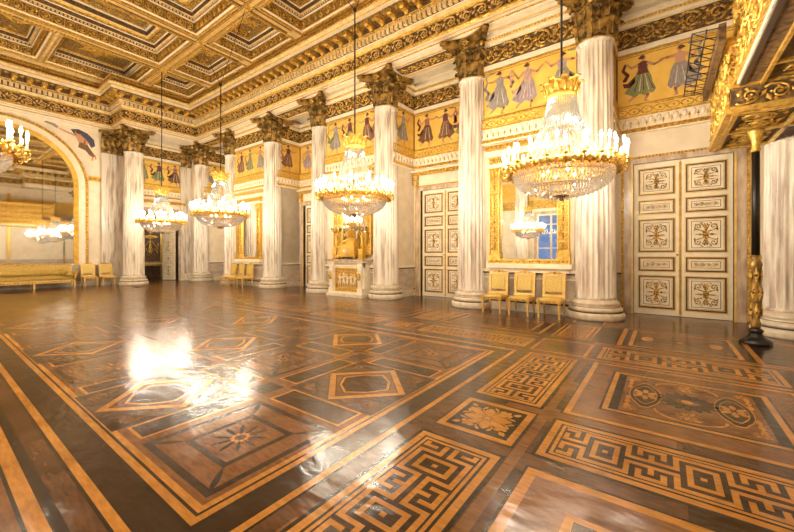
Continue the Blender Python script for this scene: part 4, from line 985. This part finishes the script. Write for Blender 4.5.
def candelabrum(x,label):
    r=empty('candelabrum',(x,YF-.27,1.315),label,'candelabrum','gilt candelabra on the mantelpiece')
    m=MB(); m.box(-.13,.13,-.13,.13,0,.05,'gilt'); m.box(-.105,.105,-.105,.105,.05,.34,'gilt'); m.box(-.13,.13,-.13,.13,.34,.39,'gilt'); rosette(m,Matrix.Translation((0,-.106,.19)),.08,'gilt',8,.02); m.build('pedestal',r)
    m=MB(); m.lathe([(.06,.39),(.085,.46),(.07,.60),(.05,.72),(.075,.82),(.06,.90),(.03,.94),(.045,.99),(.04,1.04),(0,1.07)],'gilt',12); m.tube([(.07,0,.86),(.13,0,.96),(.06,0,1.12)],.02,'gilt',6); m.tube([(-.07,0,.86),(-.13,0,.96),(-.06,0,1.12)],.02,'gilt',6); m.build('gilt_figure',r)
    for i in range(6):
        a=2*PI*i/6; m=MB(); T=Matrix.Rotation(a,4,'Z'); m.tube([(0,0,1.10),(.08,0,1.06),(.17,0,1.10),(.20,0,1.18)],.012,'bronze',5,T); m.lathe([(.0,1.17),(.035,1.18),(.035,1.20),(.018,1.21),(.018,1.24),(0,1.24)],'bronze',8,Matrix.Translation((.20*Cs(a),.20*S(a),0)))
        m.build('branch',r); r.scale=(.9,.9,.92); m=MB(); m.lathe([(.012,1.24),(.012,1.36),(0,1.37)],'candle',8,Matrix.Translation((.20*Cs(a),.20*S(a),0))); m.build('candle',r)
candelabrum(fx-.64,'gilt figure candelabrum left of the gold mantel clock'); candelabrum(fx+.64,'gilt figure candelabrum right of the gold mantel clock')

# ------------------------------------------------------------------ chandeliers
def make_chandelier():
    # local origin at ring height
    r=empty('crystal_chandelier',(0,0,0),'','chandelier','crystal chandeliers')
    m=MB(); T=Matrix.Identity(4)
    m.lathe([(.90,-.03),(.97,-.045),(1.0,0),(.97,.045),(.90,.03),(.885,0),(.90,-.03)],'gold',64)
    for i in range(48):
        a=2*PI*i/48; TT=Matrix.Rotation(a,4,'Z')@Matrix.Translation((0,-.99,0)); leaf(m,(0,-.04),PI/2,.15,.10,'gold',TT,.05); m.blob((0,0,-.05),(.035,.03,.035),'goldorn',6,3,TT)
    m.build('gilt_ring',r)
    m=MB()
    m.lathe([(.20,1.20),(.255,1.22),(.27,1.26),(.25,1.30),(.20,1.31)],'gold',32)
    for i in range(16):
        a=2*PI*i/16; TT=Matrix.Rotation(a,4,'Z')@Matrix.Translation((0,-.24,1.27)); acanthus(m,TT,.12,.24 if i%2 else .18,'gold',.10)
    for i in range(8):
        a=2*PI*i/8; m.tube([(.24*Cs(a),.24*S(a),1.28),(.20*Cs(a),.20*S(a),1.40),(.05*Cs(a),.05*S(a),1.47)],.012,'gold',4)
    m.lathe([(.0,1.38),(.05,1.41),(.07,1.47),(.04,1.54),(.015,1.58),(0,1.58)],'gold',12)
    m.build('leaf_crown',r)
    # crystal strands
    m=MB(); ns=40
    for i in range(ns):
        a=2*PI*i/ns
        for j in range(33):
            t=j/32; rr=.235+.22*t+.32*t**2.2; z=1.19-1.13*t
            m.octa((rr*Cs(a),rr*S(a),z),.019+.008*t,.022,'strand')
    for k in range(3):
        for i in range(36):
            a=2*PI*i/36; m.octa(((.235-.012*k)*Cs(a),(.235-.012*k)*S(a),1.17-.05*k),.012,.03,'strand')
    o=m.build('crystal_strands',r); o['kind']='stuff'
    m=MB()
    for j in range(14):
        t=j/13; rr=.88*Cs(t*1.30)+.0; z=-.05-.37*S(t*1.45); n=max(8,int(rr*2*PI/.062))
        for i in range(n):
            a=2*PI*(i+.5*(j%2))/n; m.octa((rr*Cs(a),rr*S(a),z+.008*((i*7)%3-1)),.021,.031,'crystal')
        if j in (1,3,5): 
            for i in range(n): a=2*PI*i/n; m.octa(((rr-.07)*Cs(a),(rr-.07)*S(a),z+.01),.014,.05,'crystal')
    for i in range(18): a=2*PI*i/18; m.octa((.12*Cs(a),.12*S(a),-.47),.012,.045,'crystal')
    o=m.build('crystal_bowl',r); o['kind']='stuff'
    m=MB(); m.lathe([(.0,-.52),(.03,-.50),(.05,-.46),(.13,-.435),(.14,-.415),(.10,-.40),(0,-.40)],'bronze',16); 
    for rr,z in ((.83,-.10),(.62,-.27),(.30,-.385)): m.tube([(rr*Cs(t),rr*S(t),z) for t in [2*PI*i/32 for i in range(33)]],.008,'bronze',4)
    m.build('bottom_finial',r)
    m=MB()
    for i in range(6):
        a=2*PI*i/6; m.blob((.34*Cs(a),.34*S(a),-.02),(.022,.022,.04),'bulb',6,4)
    m.build('inner_lamps',r)
    # arms, candles, bulbs
    base=None
    for (n,R,z,off) in ((24,1.07,.07,0),(12,.90,.17,.13)):
        arm=MB(); arm.tube([(0,-.93,-.02),(0,-R+.01,-.07),(0,-R-.03,0),(0,-R,z-.03)] if n==24 else [(0,-.95,0),(0,-.98,.08),(0,-.93,.12),(0,-R,z-.02)],.014,'gold',5)
        sp=spiral(0,0,.045,1.0,1,0,8); arm.tube([(0,-R+.05+x,z-.10+q) for x,q in sp],.010,'gold',4)
        arm.lathe([(.0,z-.03),(.045,z-.015),(.05,z+.005),(.02,z+.01),(.022,z+.03),(0,z+.03)],'gold',10,Matrix.Translation((0,-R,0)))
        ao=arm.build('arm',r)
        can=MB(); can.lathe([(.014,z+.01),(.014,z+.19),(.0,z+.195)],'candle',8,Matrix.Translation((0,-R,0))); co=can.build('candle',r)
        bu=MB(); bu.lathe([(.0,z+.19),(.012,z+.195),(.022,z+.225),(.017,z+.255),(.006,z+.285),(0,z+.295)],'bulb',8,Matrix.Translation((0,-R,0))); bo=bu.build('bulb',co)
        for i in range(n):
            a=2*PI*i/n+off
            if i==0: A,Cc=ao,co
            else:
                A=ao.copy(); C.objects.link(A); A.parent=r; Cc=co.copy(); C.objects.link(Cc); Cc.parent=r; B=bo.copy(); C.objects.link(B); B.parent=Cc
            A.rotation_euler=(0,0,a); Cc.rotation_euler=(0,0,a)
    return r
CH=2.90
def hanging(o,v):
    m=MB()
    if v:   # rod to a joint, two slanting wires to the beam crossings
        m.tube([(0,0,1.55),(0,0,4.64)],.020,'black',6); m.build('rod',o)
        for s in (-1,1):
            m=MB(); m.tube([(0,0,4.64),(s*v/.88,0,6.68)],.010,'black',5); m.build('cable',o)
        m=MB(); m.blob((0,0,4.64),(.06,.06,.06),'black',8,4); m.build('joint',o)
    else:
        m=MB(); m.tube([(0,0,1.55),(0,0,6.68)],.020,'black',6); m.build('rod',o)
proto=make_chandelier(); spots=[(-1.37,6.5,0,'nearest chandelier, the largest in view, hanging before the widest column'),(-6.12,6.5,1.56,'second nearest chandelier, hanging before the fireplace mirror'),(-12.65,6.5,1.6,'third chandelier hung from two slanting wires, before the far colonnade'),(-17.78,6.5,0,'farthest chandelier, hanging before the open doorway on a straight rod'),
 (-7.92,.08,1.63,'chandelier cut off by the left edge, only its gilt candle arms showing'),(-1.3,-2.1,0,'chandelier of the window side, reflected in the mirrors only'),(-6.6,-3.3,1.63,'chandelier reflected in the near gilt mirror'),(-12.71,-2.1,1.63,'chandelier of the window side reflected at the left of the arched mirror'),(-17.6,-2.1,0,'chandelier of the window side nearest the arched mirror')]
insts=[proto]+[dup(proto) for _ in spots[1:]]
for o,(x,y,v,l) in zip(insts,spots): o.location=(x,y,CH); o['label']='crystal '+l; hanging(o,v)
insts[4].location=(-7.98,.10,3.00)
for o in insts: o.scale=(.88,.88,1)
# ------------------------------------------------------------------ orchestra gallery at the right
def gallery():
    r=empty('orchestra_gallery',(1.6,7.5,3.6),'gilded carved orchestra gallery jutting in at the upper right corner','balcony')
    W=Matrix.Translation((-1.6,-7.5,-3.6))
    m=MB(); m.box(.84,3.1,7.30,9.55,3.62,3.72,'umber',W)
    # underside gilt scrolls and beams
    RX=Matrix.Rotation(PI/2,4,'X'); 
    frame_rect(m,W@Matrix.Translation((0,0,3.62))@RX@Matrix.Scale(-1,4,(0,0,1)),.95,1.75,7.75,9.45,.05,.03,'gold') if False else None
    for (a,b,c,d) in ((.83,3.1,7.27,7.36),(.84,.90,7.37,9.6),(1.55,1.62,7.3,9.6),(.80,3.1,9.5,9.6),(.80,3.1,8.35,8.43)): m.box(a,b,c,d,3.56,3.62,'gold',W)
    for (x,y) in ((1.22,7.86),(1.22,8.95),(2.1,7.86),(2.1,8.95)):
        T=W@Matrix.Translation((x,y,3.61))@RX; arabesque(m,T@Matrix.Scale(1,4),.55,.85,'gold'); 
        for e in (-1,1): scroll_unit(m,T@Matrix.Translation((0,0,e*.2)),.5,.4,'gold',e>0)
    m.build('lower_soffit',r)
    # lower parapet: side facing -X and front facing -Y
    m=MB(); T=W@WM('E',0,.80)
    m.box(-9.62,-7.35,0,.08,3.68,4.70,'goldorn',T); m.box(-9.64,-7.22,-.05,.10,3.575,3.68,'gold',T); m.box(-9.64,-7.22,-.04,.10,4.64,4.72,'gold',T)
    for row in range(2): scroll_band(m,T,-9.6,-7.30,3.93+row*.47,.44,'gold',.8)
    m.build('lower_side_parapet',r)
    m=MB(); T=W@WM('N',0,7.26); m.box(.81,3.1,.0,.08,3.63,3.97,'umber',T); scroll_band(m,T,.86,3.0,3.80,.28,'gold'); m.box(.78,3.1,-.05,.08,3.58,3.66,'gold',T); m.box(.78,3.1,-.04,.08,3.95,4.0,'gold',T); m.build('lower_front_panel',r)
    # upper parapet nearer to the camera
    m=MB(); m.box(.94,3.1,2.6,7.58,3.98,4.06,'umber',W)
    for (a,b,c,d) in ((.90,3.1,7.5,7.58),(1.12,1.16,2.7,7.4),(.9,3.1,2.6,2.68)): m.box(a,b,c,d,3.93,3.98,'gold',W)
    for y in (3.3,4.4,5.5,6.6): m.box(1.16,3.1,y-.03,y+.03,3.94,3.98,'gold',W)
    for y in (3.85,4.95,6.05,7.1): arabesque(m,W@Matrix.Translation((1.55,y,3.97))@RX,.6,.8,'gold')
    m.build('upper_soffit',r)
    m=MB(); T=W@WM('E',0,.90); m.box(-7.60,-2.6,0,.08,4.10,5.90,'goldorn',T)
    m.box(-7.62,-2.6,-.05,.06,4.04,4.10,'gold',T); m.box(-7.62,-2.6,-.02,.02,4.0,4.04,'white',T); m.box(-7.62,-2.6,.0,.06,3.96,4.0,'darkline',T)
    for row in range(4): scroll_band(m,T,-7.58,-2.7,4.33+row*.42,.40,'gold',.75)
    m.box(-7.62,-2.6,-.06,.10,5.88,5.98,'gold',T); m.build('upper_side_parapet',r)
    m=MB(); m.box(.90,3.1,7.55,7.60,4.0,5.9,'goldorn',W); m.box(.90,3.1,2.6,2.68,4.0,5.9,'goldorn',W); m.build('end_panel',r)
gallery()
def black_post():
    r=empty('support_post',(1.24,8.37,0),'slim black post with carved lower part and gilt top under the gallery','post')
    m=MB(); m.lathe([(.20,0),(.21,.03),(.18,.07),(.11,.12),(.08,.18),(.10,.22),(.075,.26)],'black',8,smooth=False); m.build('foot',r)
    m=MB(); m.lathe([(.055,.26),(.07,.32),(.05,.40),(.07,.55),(.078,.80),(.06,1.05),(.07,1.25),(.085,1.33),(.06,1.40),(.08,1.44),(.055,1.48)],'bronze',16)
    for k in range(3):
        for i in range(6): leaf(m,(0,.42+.3*k),PI/2,.28,.07,'goldorn',Matrix.Rotation(2*PI*i/6+k*.5,4,'Z')@Matrix.Translation((0,-.072,0)),.025)
    m.build('carved_shaft',r)
    m=MB(); m.lathe([(.052,1.48),(.05,3.2)],'black',16); m.build('pole',r)
    m=MB(); m.lathe([(.05,3.2),(.07,3.22),(.05,3.27),(.06,3.4),(.10,3.52),(.11,3.56),(0,3.56)],'gold',12); m.build('gilt_cap',r)
black_post()
def lattice():
    r=empty('iron_rack',(.6,8.0,4.6),'dark iron lattice rack fixed along the side of the gallery','rack')
    m=MB(); W=Matrix.Translation((-.6,-8.0,-4.6)); m.box(.64,.72,6.85,9.45,4.56,4.78,'umber',W); m.build('side_board',r)
    m=MB(); a,b=.34,.66
    for x in (a,(a+b)/2): m.tube([(x,6.75,4.70),(x,9.35,4.70)],.010,'black',5,W)
    y=6.75
    while y<9.4: m.tube([(a,y,4.70),(b,y+.05,4.70)],.008,'black',5,W); y+=.26
    y=6.75
    while y<9.0: m.tube([(a,y,4.70),(b,y+.45,4.70)],.007,'black',5,W); y+=.32
    m.build('lattice',r)
lattice()

# ------------------------------------------------------------------ world, camera, view
w=bpy.data.worlds.new('dusk'); bpy.context.scene.world=w; w.use_nodes=True
bg=w.node_tree.nodes['Background']; bg.inputs[0].default_value=(.32,.55,1,1); bg.inputs[1].default_value=.6
cam=bpy.data.cameras.new('camera'); co=bpy.data.objects.new('camera',cam); C.objects.link(co)
cam.sensor_width=36; cam.lens=358/794*36; cam.clip_start=.05; cam.clip_end=200
cam.shift_x=1/794; cam.shift_y=-(266-254)/794
co.location=(0,0,1.5); co.rotation_euler=(PI/2,0,math.atan2(267,358))
sc=bpy.context.scene; sc.camera=co
vs=sc.view_settings; vs.view_transform='Standard'; vs.look='None'; vs.gamma=1; vs.use_curve_mapping=False; vs.exposure=.32
